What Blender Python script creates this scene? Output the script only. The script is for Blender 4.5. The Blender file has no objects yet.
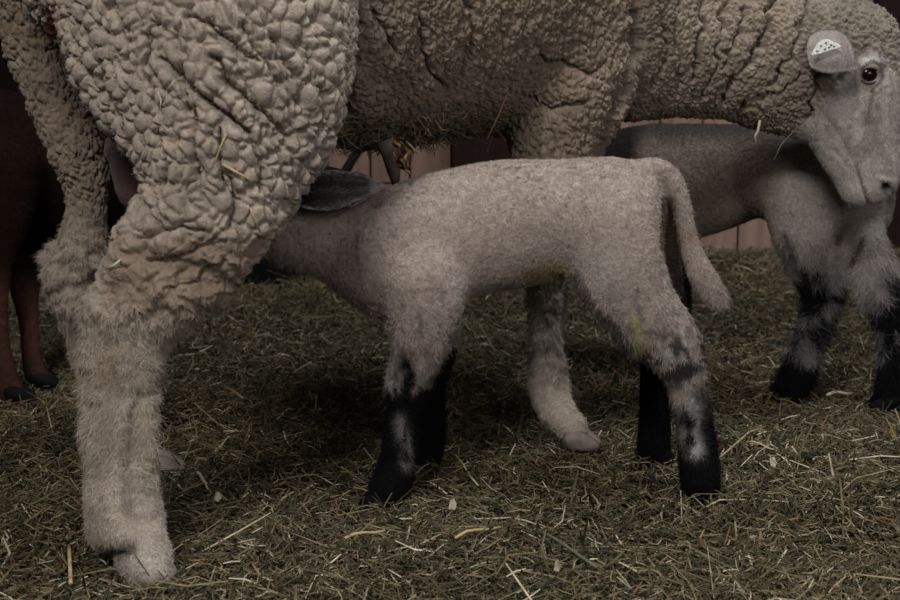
import bpy, math
import numpy as np
from mathutils import Vector

S = bpy.context.scene
COL = S.collection
rng = np.random.default_rng(7)

# ------------------------------------------------------------------ camera
CAM_H = 0.60
PITCH = math.radians(10.9)
FPX = 1500.0
cam = bpy.data.cameras.new('camera')
camo = bpy.data.objects.new('camera', cam); COL.objects.link(camo)
cam.sensor_width = 36.0
cam.lens = 36.0 * FPX / 900.0
camo.location = (0, 0, CAM_H)
camo.rotation_euler = (math.pi / 2 - PITCH, 0, 0)
cam.dof.use_dof = True
cam.dof.focus_distance = 1.85
cam.dof.aperture_fstop = 9.0
cam.clip_start = 0.05
S.camera = camo

# ------------------------------------------------------------------ world, light, exposure
w = bpy.data.worlds.new('barn_air'); S.world = w; w.use_nodes = True
w.node_tree.nodes['Background'].inputs[0].default_value = (0.66, 0.66, 0.68, 1)
w.node_tree.nodes['Background'].inputs[1].default_value = 0.022


def area(name, loc, target, sx, sy, power, color):
    l = bpy.data.lights.new(name, 'AREA'); l.shape = 'RECTANGLE'
    l.size = sx; l.size_y = sy; l.energy = power; l.color = color
    o = bpy.data.objects.new(name, l); COL.objects.link(o)
    o.location = loc
    d = Vector(target) - Vector(loc)
    o.rotation_euler = d.to_track_quat('-Z', 'Y').to_euler()
    return o


area('daylight_door', (-0.9, -1.1, 3.1), (0.0, 2.0, 0.3), 1.1, 0.8, 50, (1.0, 0.965, 0.93))
area('fill_right', (1.3, -1.8, 1.5), (0.1, 2.0, 0.3), 1.4, 1.0, 15, (1.0, 0.97, 0.95))  # unseen fill lamp, added to lift the shaded neck of the lamb
area('daylight_roof', (0.9, 1.6, 3.2), (0.2, 2.0, 0.0), 1.1, 0.9, 34, (0.95, 0.98, 1.0))
vs = S.view_settings
S.display_settings.display_device = 'sRGB'
vs.view_transform = 'Standard'; vs.look = 'None'; vs.gamma = 1.0
vs.exposure = 0.70; vs.use_curve_mapping = False

# ------------------------------------------------------------------ helpers
CP, SP = math.cos(PITCH), math.sin(PITCH)


def P(px, py, Y):
    """point of the place seen at photo pixel (px,py) and standing Y metres away"""
    u = (px - 450) / FPX; v = (300 - py) / FPX
    dy = CP + v * SP; dz = -SP + v * CP
    t = Y / dy
    return (u * t, Y, CAM_H + dz * t)


def M(px, Y, z=0.3):
    return px * (Y * CP + (CAM_H - z) * SP) / FPX       # pixels -> metres at that distance


def to_px(V):
    dx = V[:, 0]; dy = V[:, 1]; dz = V[:, 2] - CAM_H
    f = dy * CP - dz * SP; up = dz * CP + dy * SP
    return 450 + FPX * dx / f, 300 - FPX * up / f


def tag(o, label=None, cat=None, group=None, kind=None):
    if label: o['label'] = label
    if cat: o['category'] = cat
    if group: o['group'] = group
    if kind: o['kind'] = kind
    return o


def thing(name, loc, label, cat, group=None):
    o = bpy.data.objects.new(name, None); COL.objects.link(o)
    o.location = loc; o.empty_display_size = 0.05
    return tag(o, label, cat, group)


def mesh_np(name, V, F, mat, parent=None, colors=None, smooth=True):
    V = np.ascontiguousarray(V, dtype=np.float32)
    F = np.ascontiguousarray(F, dtype=np.int32)
    n, k = F.shape
    if parent is not None:
        V = V - np.array(parent_world(parent), dtype=np.float32)
    me = bpy.data.meshes.new(name)
    me.vertices.add(len(V)); me.vertices.foreach_set('co', V.ravel())
    me.loops.add(n * k); me.loops.foreach_set('vertex_index', F.ravel())
    me.polygons.add(n)
    me.polygons.foreach_set('loop_start', np.arange(0, n * k, k, dtype=np.int32))
    me.update(calc_edges=True)
    me.polygons.foreach_set('use_smooth', np.full(n, smooth))
    if colors is not None:
        at = me.color_attributes.new('Col', 'FLOAT_COLOR', 'POINT')
        c = np.ones((len(V), 4), dtype=np.float32); c[:, :3] = colors
        at.data.foreach_set('color', c.ravel())
    me.materials.append(mat)
    me.update()
    o = bpy.data.objects.new(name, me); COL.objects.link(o)
    if parent is not None: o.parent = parent
    return o


def parent_world(p):
    l = Vector(p.location)
    while p.parent is not None:
        p = p.parent; l += p.location
    return tuple(l)


# ---- numpy noise
def hash3(i, j, k, s=0):
    h = (i * 73856093) ^ (j * 19349663) ^ (k * 83492791) ^ (s * 2654435761 & 0x7fffffff)
    h = (h ^ (h >> 13)) * 1274126177 & 0x7fffffff
    h = (h ^ (h >> 15)) * 668265263 & 0x7fffffff
    return ((h ^ (h >> 12)) & 0xffffff) / float(0xffffff)


def vnoise(p, seed=0):
    i = np.floor(p).astype(np.int64); f = p - i; f = f * f * (3 - 2 * f)
    out = 0
    for a in (0, 1):
        for b in (0, 1):
            for c in (0, 1):
                wgt = (f[:, 0] if a else 1 - f[:, 0]) * (f[:, 1] if b else 1 - f[:, 1]) * (f[:, 2] if c else 1 - f[:, 2])
                out = out + wgt * hash3(i[:, 0] + a, i[:, 1] + b, i[:, 2] + c, seed)
    return out


def fbm(p, seed=0, oc=3):
    if len(p) > 60000:
        return np.concatenate([fbm(p[i:i + 40000], seed, oc) for i in range(0, len(p), 40000)])
    o = 0; a = 0.5; t = 0
    for q in range(oc):
        o = o + a * vnoise(p * (2 ** q), seed + q); t += a; a *= 0.5
    return o / t


def worley(p, seed=0):
    """returns F1, F2"""
    if len(p) > 60000:
        q = [worley(p[i:i + 30000], seed) for i in range(0, len(p), 30000)]
        return np.concatenate([a for a, b in q]), np.concatenate([b for a, b in q])
    i = np.floor(p).astype(np.int64)
    f1 = np.full(len(p), 9.0); f2 = np.full(len(p), 9.0)
    for a in (-1, 0, 1):
        for b in (-1, 0, 1):
            for c in (-1, 0, 1):
                ci = i + np.array([a, b, c])
                d = 0
                for ax in range(3):
                    q = ci[:, ax] + hash3(ci[:, 0], ci[:, 1], ci[:, 2], seed + ax * 11) - p[:, ax]
                    d = d + q * q
                d = np.sqrt(d)
                nf1 = np.minimum(f1, d)
                f2 = np.minimum(np.maximum(f1, d), f2); f1 = nf1
    return f1, f2


# ---- implicit bodies
def smin(a, b, k):
    h = np.maximum(k - np.abs(a - b), 0) / k
    return np.minimum(a, b) - h * h * k * 0.25


BIG = 0.07


class Chain:
    """tapered limb or trunk through joints (x,y,z,r); squash = thickness ratio along axis n"""
    def __init__(self, pts, squash=1.0, n=(0, 1, 0), k=0.03, sub=4):
        P_ = np.array(pts, dtype=np.float64)
        if len(P_) > 2 and sub > 1:
            Q = np.vstack([2 * P_[0] - P_[1], P_, 2 * P_[-1] - P_[-2]])
            out = []
            for s in range(1, len(Q) - 2):
                for t in np.arange(sub) / sub:
                    a, b, c, d = Q[s - 1], Q[s], Q[s + 1], Q[s + 2]
                    out.append(0.5 * ((2 * b) + (-a + c) * t + (2 * a - 5 * b + 4 * c - d) * t * t + (-a + 3 * b - 3 * c + d) * t ** 3))
            out.append(P_[-1]); P_ = np.array(out)
        self.p = P_; self.s = squash; self.n = np.array(n, dtype=float) / np.linalg.norm(n); self.k = k
        r = P_[:, 3].max() + BIG
        self.lo = (P_[:, :3] - P_[:, 3:4]).min(0) - BIG; self.hi = (P_[:, :3] + P_[:, 3:4]).max(0) + BIG

    def eval(self, X):
        d = np.full(len(X), BIG)
        n, s = self.n, self.s
        for a, b in zip(self.p[:-1], self.p[1:]):
            ext = max(a[3], b[3]) + BIG
            lo = np.minimum(a[:3], b[:3]) - ext; hi = np.maximum(a[:3], b[:3]) + ext
            m = np.where(((X > lo) & (X < hi)).all(1))[0]
            if len(m) == 0: continue
            A = a[:3]; ab = b[:3] - A
            q = X[m] - A
            t = np.clip((q @ ab) / max(ab @ ab, 1e-9), 0, 1)
            v = q - t[:, None] * ab
            if s != 1.0:
                v = v + (v @ n)[:, None] * n * (1 / s - 1)
            dd = np.sqrt((v * v).sum(1)) - (a[3] + t * (b[3] - a[3]))
            d[m] = smin(d[m], dd, 0.004)
        return d


def sdf(chains, X):
    F = np.full(len(X), BIG)
    for c in chains:
        m = np.where(((X > c.lo) & (X < c.hi)).all(1))[0]
        if len(m): F[m] = smin(F[m], c.eval(X[m]), c.k)
    return F


def grad(chains, X, e=0.0015):
    o = np.array([[1, -1, -1], [-1, -1, 1], [-1, 1, -1], [1, 1, 1]], dtype=float)
    g = np.zeros_like(X); f = 0
    for t in o:
        v = sdf(chains, X + t * e)
        g += t * v[:, None]; f = f + v
    return g / (4 * e), f / 4


def surface(chains, h):
    """dual contour of the implicit body -> V (float64), F quads; one level subdivided and re-projected"""
    lo = np.min([c.lo for c in chains], 0) ; hi = np.max([c.hi for c in chains], 0)
    lo = lo + BIG - 3 * h; hi = hi - BIG + 3 * h
    n = np.ceil((hi - lo) / h).astype(int) + 1
    ax = [lo[i] + h * np.arange(n[i]) for i in range(3)]
    G = np.full(n, BIG, dtype=np.float64)
    for c in chains:
        i0 = np.clip(((c.lo - lo) / h).astype(int), 0, n - 1); i1 = np.clip(((c.hi - lo) / h).astype(int) + 2, 1, n)
        sl = tuple(slice(i0[i], i1[i]) for i in range(3))
        gx = np.meshgrid(*[ax[i][sl[i]] for i in range(3)], indexing='ij')
        X = np.stack([g.ravel() for g in gx], 1)
        G[sl] = smin(G[sl], c.eval(X).reshape(G[sl].shape), c.k)
    I = G < 0
    cnt = np.zeros(tuple(n - 1), dtype=np.int8)
    for a in (0, 1):
        for b in (0, 1):
            for c in (0, 1):
                cnt += I[a:n[0] - 1 + a, b:n[1] - 1 + b, c:n[2] - 1 + c]
    mix = (cnt > 0) & (cnt < 8)
    idx = -np.ones(mix.shape, dtype=np.int64)
    cells = np.argwhere(mix); idx[mix] = np.arange(len(cells))
    acc = np.zeros((len(cells), 3)); num = np.zeros(len(cells))
    cor = [(a, b, c) for a in (0, 1) for b in (0, 1) for c in (0, 1)]
    for A in cor:
        for axn in range(3):
            if A[axn]: continue
            B = list(A); B[axn] = 1; B = tuple(B)
            fa = G[cells[:, 0] + A[0], cells[:, 1] + A[1], cells[:, 2] + A[2]]
            fb = G[cells[:, 0] + B[0], cells[:, 1] + B[1], cells[:, 2] + B[2]]
            m = (fa < 0) != (fb < 0)
            t = fa[m] / (fa[m] - fb[m])
            pt = np.array(A) + t[:, None] * (np.array(B) - np.array(A))
            acc[m] += pt; num[m] += 1
    V = lo + h * (cells + acc / num[:, None])
    quads = []
    for axn in range(3):
        u, v = (axn + 1) % 3, (axn + 2) % 3
        s0 = [slice(0, n[i]) for i in range(3)]; s1 = list(s0)
        s0[axn] = slice(0, n[axn] - 1); s1[axn] = slice(1, n[axn])
        ch = I[tuple(s0)] != I[tuple(s1)]
        e = np.argwhere(ch)
        e = e[(e[:, u] > 0) & (e[:, v] > 0) & (e[:, u] < n[u] - 1) & (e[:, v] < n[v] - 1)]
        inside = I[e[:, 0], e[:, 1], e[:, 2]]
        def cell(du, dv):
            q = e.copy(); q[:, u] -= du; q[:, v] -= dv
            return idx[q[:, 0], q[:, 1], q[:, 2]]
        Q = np.stack([cell(1, 1), cell(0, 1), cell(0, 0), cell(1, 0)], 1)
        Q[~inside] = Q[~inside][:, ::-1]
        quads.append(Q)
    F = np.vstack(quads); F = F[(F >= 0).all(1)]
    me = bpy.data.meshes.new('tmp')
    me.vertices.add(len(V)); me.vertices.foreach_set('co', V.astype(np.float32).ravel())
    me.loops.add(F.size); me.loops.foreach_set('vertex_index', F.astype(np.int32).ravel())
    me.polygons.add(len(F)); me.polygons.foreach_set('loop_start', np.arange(0, F.size, 4, dtype=np.int32))
    me.update(calc_edges=True)
    o = bpy.data.objects.new('tmp', me); COL.objects.link(o)
    md = o.modifiers.new('s', 'SUBSURF'); md.levels = 1; md.render_levels = 1
    ev = o.evaluated_get(bpy.context.evaluated_depsgraph_get())
    m2 = ev.to_mesh()
    V2 = np.empty(len(m2.vertices) * 3, dtype=np.float32); m2.vertices.foreach_get('co', V2)
    F2 = np.empty(len(m2.loops), dtype=np.int32); m2.loops.foreach_get('vertex_index', F2)
    ev.to_mesh_clear(); bpy.data.objects.remove(o); bpy.data.meshes.remove(me)
    V2 = V2.reshape(-1, 3).astype(np.float64); F2 = F2.reshape(-1, 4)
    for _ in range(2):
        g, f = grad(chains, V2)
        gn = (g * g).sum(1)
        V2 -= g * (f / np.maximum(gn, 0.2))[:, None] * 0.8
    g, f = grad(chains, V2)
    N = g / np.maximum(np.linalg.norm(g, axis=1), 1e-6)[:, None]
    return V2, F2, N


def vnormals(V, F):
    a = V[F[:, 2]] - V[F[:, 0]]; b = V[F[:, 3]] - V[F[:, 1]]
    fn = np.cross(a, b); N = np.zeros_like(V)
    for i in range(4):
        for k in range(3): N[:, k] += np.bincount(F[:, i], fn[:, k], len(V))
    return N / np.maximum(np.linalg.norm(N, axis=1), 1e-12)[:, None]


def sst(x, a, b):
    t = np.clip((x - a) / (b - a), 0, 1); return t * t * (3 - 2 * t)


def seg_dist(qx, qy, poly):
    d = np.full(len(qx), 1e9)
    for (ax_, ay_), (bx_, by_) in zip(poly[:-1], poly[1:]):
        vx, vy = bx_ - ax_, by_ - ay_
        t = np.clip(((qx - ax_) * vx + (qy - ay_) * vy) / (vx * vx + vy * vy + 1e-9), 0, 1)
        d = np.minimum(d, np.hypot(qx - ax_ - t * vx, qy - ay_ - t * vy))
    return d


def strands(name, V, F, N, count, dens, direction, length, width, color, mat, parent, lift=0.35, curl=0.3, seed=1, seg=2):
    """fur: thin tapering hairs rooted on the body, combed along direction(V); dens/length/color are per-vertex arrays"""
    r = np.random.default_rng(seed)
    A = V[F[:, 0]]; fa = np.linalg.norm(np.cross(V[F[:, 2]] - A, V[F[:, 3]] - V[F[:, 1]]), axis=1)
    wt = fa * dens[F].mean(1); cs = np.cumsum(wt)
    fi = np.searchsorted(cs, r.random(count) * cs[-1]); fi = np.clip(fi, 0, len(F) - 1)
    u = r.random(count); v = r.random(count)
    W = np.stack([(1 - u) * (1 - v), u * (1 - v), u * v, (1 - u) * v], 1)
    def lerp(arr):
        q = np.asarray(arr)[F[fi]]
        return (q * (W[..., None] if q.ndim == 3 else W)).sum(1)
    p = lerp(V); nn = lerp(N); nn /= np.linalg.norm(nn, axis=1)[:, None]
    D = lerp(direction) + r.normal(0, curl, (count, 3))
    D -= nn * (D * nn).sum(1)[:, None]; D /= np.maximum(np.linalg.norm(D, axis=1), 1e-6)[:, None]
    L = lerp(length) * r.uniform(0.6, 1.25, count)
    wd = np.cross(D, nn)
    wd = wd * 0.8 + r.normal(0, 0.35, (count, 3)); wd -= D * (wd * D).sum(1)[:, None]
    wd /= np.linalg.norm(wd, axis=1)[:, None]
    wid = (width * r.uniform(0.6, 1.3, count))[:, None]
    lf = (lift * r.uniform(0.5, 1.5, count))[:, None]
    c = lerp(color) * r.uniform(0.72, 1.3, count)[:, None]
    b0 = p - nn * 0.0006
    jit = r.normal(0, curl * 0.5, (count, 3))
    mid = p + (D * (1 - lf * 0.4) + nn * lf) * (L * 0.5)[:, None]
    tip = p + (D * (1 - lf * 0.4) + nn * lf * 0.75 + jit) * L[:, None]
    Vs = np.stack([b0 - wd * wid, b0 + wd * wid, mid + wd * wid * 0.8, mid - wd * wid * 0.8, tip], 1).reshape(-1, 3)
    base = np.arange(count)[:, None] * 5
    T = np.concatenate([base + np.array([[0, 1, 2]]), base + np.array([[0, 2, 3]]), base + np.array([[3, 2, 4]])], 1).reshape(-1, 3)
    Cs = np.repeat(c, 5, axis=0)
    return mesh_np(name, Vs, T, mat, parent, Cs, smooth=True)


def refine(V, F):
    me = bpy.data.meshes.new('tmp')
    me.vertices.add(len(V)); me.vertices.foreach_set('co', V.astype(np.float32).ravel())
    me.loops.add(F.size); me.loops.foreach_set('vertex_index', F.astype(np.int32).ravel())
    me.polygons.add(len(F)); me.polygons.foreach_set('loop_start', np.arange(0, F.size, 4, dtype=np.int32))
    me.update(calc_edges=True)
    o = bpy.data.objects.new('tmp', me); COL.objects.link(o)
    md = o.modifiers.new('s', 'SUBSURF'); md.levels = 1; md.render_levels = 1
    ev = o.evaluated_get(bpy.context.evaluated_depsgraph_get())
    m2 = ev.to_mesh()
    V2 = np.empty(len(m2.vertices) * 3, dtype=np.float32); m2.vertices.foreach_get('co', V2)
    F2 = np.empty(len(m2.loops), dtype=np.int32); m2.loops.foreach_get('vertex_index', F2)
    ev.to_mesh_clear(); bpy.data.objects.remove(o); bpy.data.meshes.remove(me)
    V2 = V2.reshape(-1, 3).astype(np.float64); F2 = F2.reshape(-1, 4)
    return V2, F2, vnormals(V2, F2)


# ------------------------------------------------------------------ materials
def mat_new(name, rough=0.9, spec=0.2):
    m = bpy.data.materials.new(name); m.use_nodes = True
    b = m.node_tree.nodes['Principled BSDF']
    b.inputs['Roughness'].default_value = rough
    b.inputs['Specular IOR Level'].default_value = spec
    return m, m.node_tree.nodes, m.node_tree.links, b


def mat_vcol(name, rough=0.9, spec=0.15, nscale=60, var=0.25, bump=0.3, bscale=350, bdist=0.002, sheen=0.0):
    m, n, l, b = mat_new(name, rough, spec)
    a = n.new('ShaderNodeVertexColor'); a.layer_name = 'Col'
    tc = n.new('ShaderNodeTexCoord')
    nz = n.new('ShaderNodeTexNoise'); nz.inputs['Scale'].default_value = nscale; nz.inputs['Detail'].default_value = 4
    l.new(tc.outputs['Object'], nz.inputs['Vector'])
    mr = n.new('ShaderNodeMapRange'); mr.inputs[1].default_value = 0.3; mr.inputs[2].default_value = 0.7
    mr.inputs[3].default_value = 1 - var; mr.inputs[4].default_value = 1 + var
    l.new(nz.outputs[0], mr.inputs[0])
    mx = n.new('ShaderNodeVectorMath'); mx.operation = 'SCALE'
    l.new(a.outputs['Color'], mx.inputs[0]); l.new(mr.outputs[0], mx.inputs['Scale'])
    l.new(mx.outputs[0], b.inputs['Base Color'])
    if bump:
        n2 = n.new('ShaderNodeTexNoise'); n2.inputs['Scale'].default_value = bscale; n2.inputs['Detail'].default_value = 5
        l.new(tc.outputs['Object'], n2.inputs['Vector'])
        bp = n.new('ShaderNodeBump'); bp.inputs['Strength'].default_value = bump; bp.inputs['Distance'].default_value = bdist
        l.new(n2.outputs[0], bp.inputs['Height']); l.new(bp.outputs[0], b.inputs['Normal'])
    if sheen:
        b.inputs['Sheen Weight'].default_value = sheen; b.inputs['Sheen Roughness'].default_value = 0.6
    return m


def mat_flat(name, c, rough=0.6, spec=0.3, nscale=40, var=0.2, bump=0.2):
    m, n, l, b = mat_new(name, rough, spec)
    tc = n.new('ShaderNodeTexCoord')
    nz = n.new('ShaderNodeTexNoise'); nz.inputs['Scale'].default_value = nscale; nz.inputs['Detail'].default_value = 4
    l.new(tc.outputs['Object'], nz.inputs['Vector'])
    r = n.new('ShaderNodeValToRGB')
    r.color_ramp.elements[0].position = 0.3; r.color_ramp.elements[1].position = 0.7
    r.color_ramp.elements[0].color = (*[x * (1 - var) for x in c], 1); r.color_ramp.elements[1].color = (*[min(1, x * (1 + var)) for x in c], 1)
    l.new(nz.outputs[0], r.inputs[0]); l.new(r.outputs[0], b.inputs['Base Color'])
    bp = n.new('ShaderNodeBump'); bp.inputs['Strength'].default_value = bump; bp.inputs['Distance'].default_value = 0.003
    l.new(nz.outputs[0], bp.inputs['Height']); l.new(bp.outputs[0], b.inputs['Normal'])
    return m


M_wool = mat_vcol('ewe_wool', 0.95, 0.05, 45, 0.18, 0.55, 420, 0.003, 0.15)
M_fur = mat_vcol('fur_hair', 0.85, 0.07, 30, 0.12, 0.0)
M_coat = mat_vcol('lamb_coat', 0.95, 0.03, 160, 0.22, 0.6, 600, 0.002, 0.0)
M_hay = mat_vcol('hay_straw', 0.75, 0.2, 90, 0.3, 0.0)
M_hoof = mat_flat('dark_hoof_horn', (0.007, 0.006, 0.006), 0.8, 0.08, 60, 0.3, 0.2)
M_palehoof = mat_flat('pale_hoof_horn', (0.22, 0.18, 0.15), 0.6, 0.3, 60, 0.4, 0.3)

# ------------------------------------------------------------------ setting: ground, walls, ceiling
def ground_z(x, y):
    p = np.stack([x * 5, y * 5, np.zeros_like(x)], 1)
    z = (fbm(p, 3, 3) - 0.5) * 0.035
    z = z + 0.012 * sst(y, 2.9, 3.6)
    return z - 0.006


def mat_ground():
    m, n, l, b = mat_new('packed_hay_litter', 0.95, 0.05)
    tc = n.new('ShaderNodeTexCoord')
    mp = n.new('ShaderNodeMapping'); mp.inputs['Scale'].default_value = (60, 160, 60)
    l.new(tc.outputs['Object'], mp.inputs['Vector'])
    nz = n.new('ShaderNodeTexNoise'); nz.inputs['Scale'].default_value = 1.0; nz.inputs['Detail'].default_value = 6
    l.new(mp.outputs[0], nz.inputs['Vector'])
    r = n.new('ShaderNodeValToRGB')
    r.color_ramp.elements[0].position = 0.35; r.color_ramp.elements[0].color = (0.006, 0.005, 0.004, 1)
    r.color_ramp.elements[1].position = 0.75; r.color_ramp.elements[1].color = (0.04, 0.032, 0.018, 1)
    l.new(nz.outputs[0], r.inputs[0]); l.new(r.outputs[0], b.inputs['Base Color'])
    bp = n.new('ShaderNodeBump'); bp.inputs['Strength'].default_value = 0.8; bp.inputs['Distance'].default_value = 0.01
    l.new(nz.outputs[0], bp.inputs['Height']); l.new(bp.outputs[0], b.inputs['Normal'])
    return m


def grid_mesh(name, xs, ys, zf, mat):
    X, Y = np.meshgrid(xs, ys, indexing='ij')
    x = X.ravel(); y = Y.ravel(); V = np.stack([x, y, zf(x, y)], 1)
    nx, ny = len(xs), len(ys); i = np.arange((nx - 1) * (ny - 1)); a = (i // (ny - 1)) * ny + i % (ny - 1)
    F = np.stack([a, a + ny, a + ny + 1, a + 1], 1)
    return mesh_np(name, V, F, mat)


fl = grid_mesh('floor', np.linspace(-2.9, 2.9, 260), np.linspace(-2.8, 5.6, 360), ground_z, mat_ground())
tag(fl, kind='structure')


def mat_planks(name, c0, c1, pw, gap, horiz=None, dark=0.012):
    m, n, l, b = mat_new(name, 0.8, 0.15)
    tc = n.new('ShaderNodeTexCoord')
    sp = n.new('ShaderNodeSeparateXYZ'); l.new(tc.outputs['Object'], sp.inputs[0])
    dv = n.new('ShaderNodeMath'); dv.operation = 'DIVIDE'; dv.inputs[1].default_value = pw; l.new(sp.outputs['X'], dv.inputs[0])
    flr = n.new('ShaderNodeMath'); flr.operation = 'FLOOR'; l.new(dv.outputs[0], flr.inputs[0])
    wn = n.new('ShaderNodeTexWhiteNoise'); wn.noise_dimensions = '1D'; l.new(flr.outputs[0], wn.inputs['W'])
    mp = n.new('ShaderNodeMapping'); mp.inputs['Scale'].default_value = (55, 55, 3.5); l.new(tc.outputs['Object'], mp.inputs['Vector'])
    nz = n.new('ShaderNodeTexNoise'); nz.inputs['Scale'].default_value = 1; nz.inputs['Detail'].default_value = 5; l.new(mp.outputs[0], nz.inputs['Vector'])
    ad = n.new('ShaderNodeMath'); ad.operation = 'MULTIPLY_ADD'; ad.inputs[1].default_value = 0.35; l.new(wn.outputs[0], ad.inputs[0]); l.new(nz.outputs[0], ad.inputs[2])
    r = n.new('ShaderNodeValToRGB')
    r.color_ramp.elements[0].position = 0.35; r.color_ramp.elements[0].color = (*c0, 1)
    r.color_ramp.elements[1].position = 0.95; r.color_ramp.elements[1].color = (*c1, 1)
    l.new(ad.outputs[0], r.inputs[0]); l.new(r.outputs[0], b.inputs['Base Color'])
    bp = n.new('ShaderNodeBump'); bp.inputs['Strength'].default_value = 0.3; bp.inputs['Distance'].default_value = 0.004
    l.new(nz.outputs[0], bp.inputs['Height']); l.new(bp.outputs[0], b.inputs['Normal'])
    return m


M_pink = mat_planks('weathered_pinkish_boards', (0.20, 0.125, 0.095), (0.34, 0.22, 0.17), 0.11, 0.004)
M_dark = mat_planks('shade_dark_boards', (0.008, 0.005, 0.004), (0.020, 0.011, 0.009), 0.16, 0.004)  # near-black colour stands in for the unlit space beyond the partition


def boxes(name, bl, mat, parent=None, bev=0.0):
    V = []; F = []
    for (x0, y0, z0, x1, y1, z1) in bl:
        b = len(V)
        V += [(x0, y0, z0), (x1, y0, z0), (x1, y1, z0), (x0, y1, z0), (x0, y0, z1), (x1, y0, z1), (x1, y1, z1), (x0, y1, z1)]
        F += [[b + i for i in q] for q in ((0, 3, 2, 1), (4, 5, 6, 7), (0, 1, 5, 4), (1, 2, 6, 5), (2, 3, 7, 6), (3, 0, 4, 7))]
    o = mesh_np(name, np.array(V), np.array(F), mat, parent, smooth=False)
    if bev:
        md = o.modifiers.new('bevel', 'BEVEL'); md.width = bev; md.segments = 2
    return o


WY = 3.72
# back partition: individual upright boards with dark joints, an upper and a lower course
bl = []
x = -0.40
rb = np.random.default_rng(3)
while x < 1.12:
    wdt = 0.098 + rb.uniform(-0.006, 0.006)
    dy = rb.uniform(-0.003, 0.003)
    bl.append((x, WY + dy, -0.06, x + wdt, WY + 0.022 + dy, 0.176))
    bl.append((x, WY + dy * .5, 0.181, x + wdt, WY + 0.022 + dy * .5, 1.35))
    x += wdt + 0.005
o = boxes('wall_back', bl, M_pink, bev=0.0015); tag(o, kind='structure')
o = boxes('trim_1', [(-0.40, WY + 0.03, -0.06, 1.12, WY + 0.06, 1.35)], M_dark); tag(o, kind='structure')
o = boxes('wall_rear', [(-2.9, 5.3, -0.1, 2.9, 5.36, 2.6)], M_dark); tag(o, kind='structure')
o = boxes('wall_left', [(-2.9, 2.6, -0.1, -2.84, 5.3, 2.6)], M_dark); tag(o, kind='structure')
o = boxes('wall_right', [(2.84, 2.6, -0.1, 2.9, 5.3, 2.6)], M_dark); tag(o, kind='structure')
o = boxes('ceiling', [(-2.9, 3.3, 1.9, 2.9, 5.4, 1.96)], M_dark); tag(o, kind='structure')

# dark posts on the partition, filled in where only dark shapes show
M_post = mat_planks('dark_red_brown_timber', (0.010, 0.005, 0.004), (0.022, 0.010, 0.008), 0.3, 0.004)
x0 = P(452, 150, WY - 0.1)[0]; x1 = P(512, 150, WY - 0.1)[0]
o = boxes('filler_post', [(x0, WY - 0.12, -0.02, x1, WY - 0.006, 1.45)], M_post, bev=0.006)
tag(o, 'stand-in dark red-brown timber post against the pale boards, under the belly of the ewe', 'post')
x0 = P(866, 150, WY)[0]
o = boxes('filler_post', [(x0, WY - 0.05, -0.02, x0 + 0.14, WY + 0.1, 1.5)], M_post, bev=0.006)
tag(o, 'stand-in dark timber post at the right end of the pale board partition, behind the rearmost lamb', 'post')


def tube(pts, r, nseg=7, cap=True):
    """tapered tube along points -> V, F(quads); r scalar or list"""
    pts = np.array(pts, dtype=float); n = len(pts)
    rr = np.full(n, r) if np.isscalar(r) else np.array(r, dtype=float)
    T = np.gradient(pts, axis=0); T /= np.linalg.norm(T, axis=1)[:, None]
    ref = np.array([0, 0, 1.0]) if abs(T[0, 2]) < 0.9 else np.array([1.0, 0, 0])
    V = []
    for i in range(n):
        a = np.cross(T[i], ref); a /= np.linalg.norm(a); b = np.cross(T[i], a)
        for s in range(nseg):
            t = 2 * math.pi * s / nseg
            V.append(pts[i] + rr[i] * (math.cos(t) * a + math.sin(t) * b))
    F = []
    for i in range(n - 1):
        for s in range(nseg):
            s2 = (s + 1) % nseg
            F.append((i * nseg + s, i * nseg + s2, (i + 1) * nseg + s2, (i + 1) * nseg + s))
    V = np.array(V)
    if cap:
        b = len(V); V = np.vstack([V, pts[0], pts[-1]])
        for s in range(0, nseg):
            s2 = (s + 1) % nseg
            F.append((b, s2, s, b)); F.append((b + 1, (n - 1) * nseg + s, (n - 1) * nseg + s2, b + 1))
    F = [f for f in F]
    return V, F


def tube_obj(name, pts, r, mat, parent=None, color=(0.2, 0.2, 0.2), nseg=7):
    V, F = tube(pts, r, nseg)
    tri = []
    for f in F:
        if f[0] == f[3]: tri.append(f[:3])
        else: tri.append((f[0], f[1], f[2])); tri.append((f[0], f[2], f[3]))
    return mesh_np(name, V, np.array(tri), mat, parent, np.tile(np.array(color), (len(V), 1)))


M_iron = mat_flat('dark_iron', (0.006, 0.006, 0.006), 0.7, 0.15)
YB = 3.3
for (a, b, lab) in (((372, 128, YB), (338, 183, YB), 'dark iron bar leaning across the pale boards, just above the ear of the suckling lamb'),
                    ((338, 118, YB + .1), (306, 186, YB + .1), 'dark iron bar leaning against the boards, the one closer to the thigh of the ewe')):
    A = np.array(P(*a)); B = np.array(P(*b)); d = (B - A)
    A2 = A - d * 0.6
    t_end = (A[2] - 0.0) / -d[2]
    B2 = A + d * t_end
    o = tube_obj('iron_bar', [A2, (A2 + B2) / 2, B2], 0.011, M_iron, color=(0.02, 0.02, 0.02), nseg=10)
    tag(o, lab, 'bar')


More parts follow.
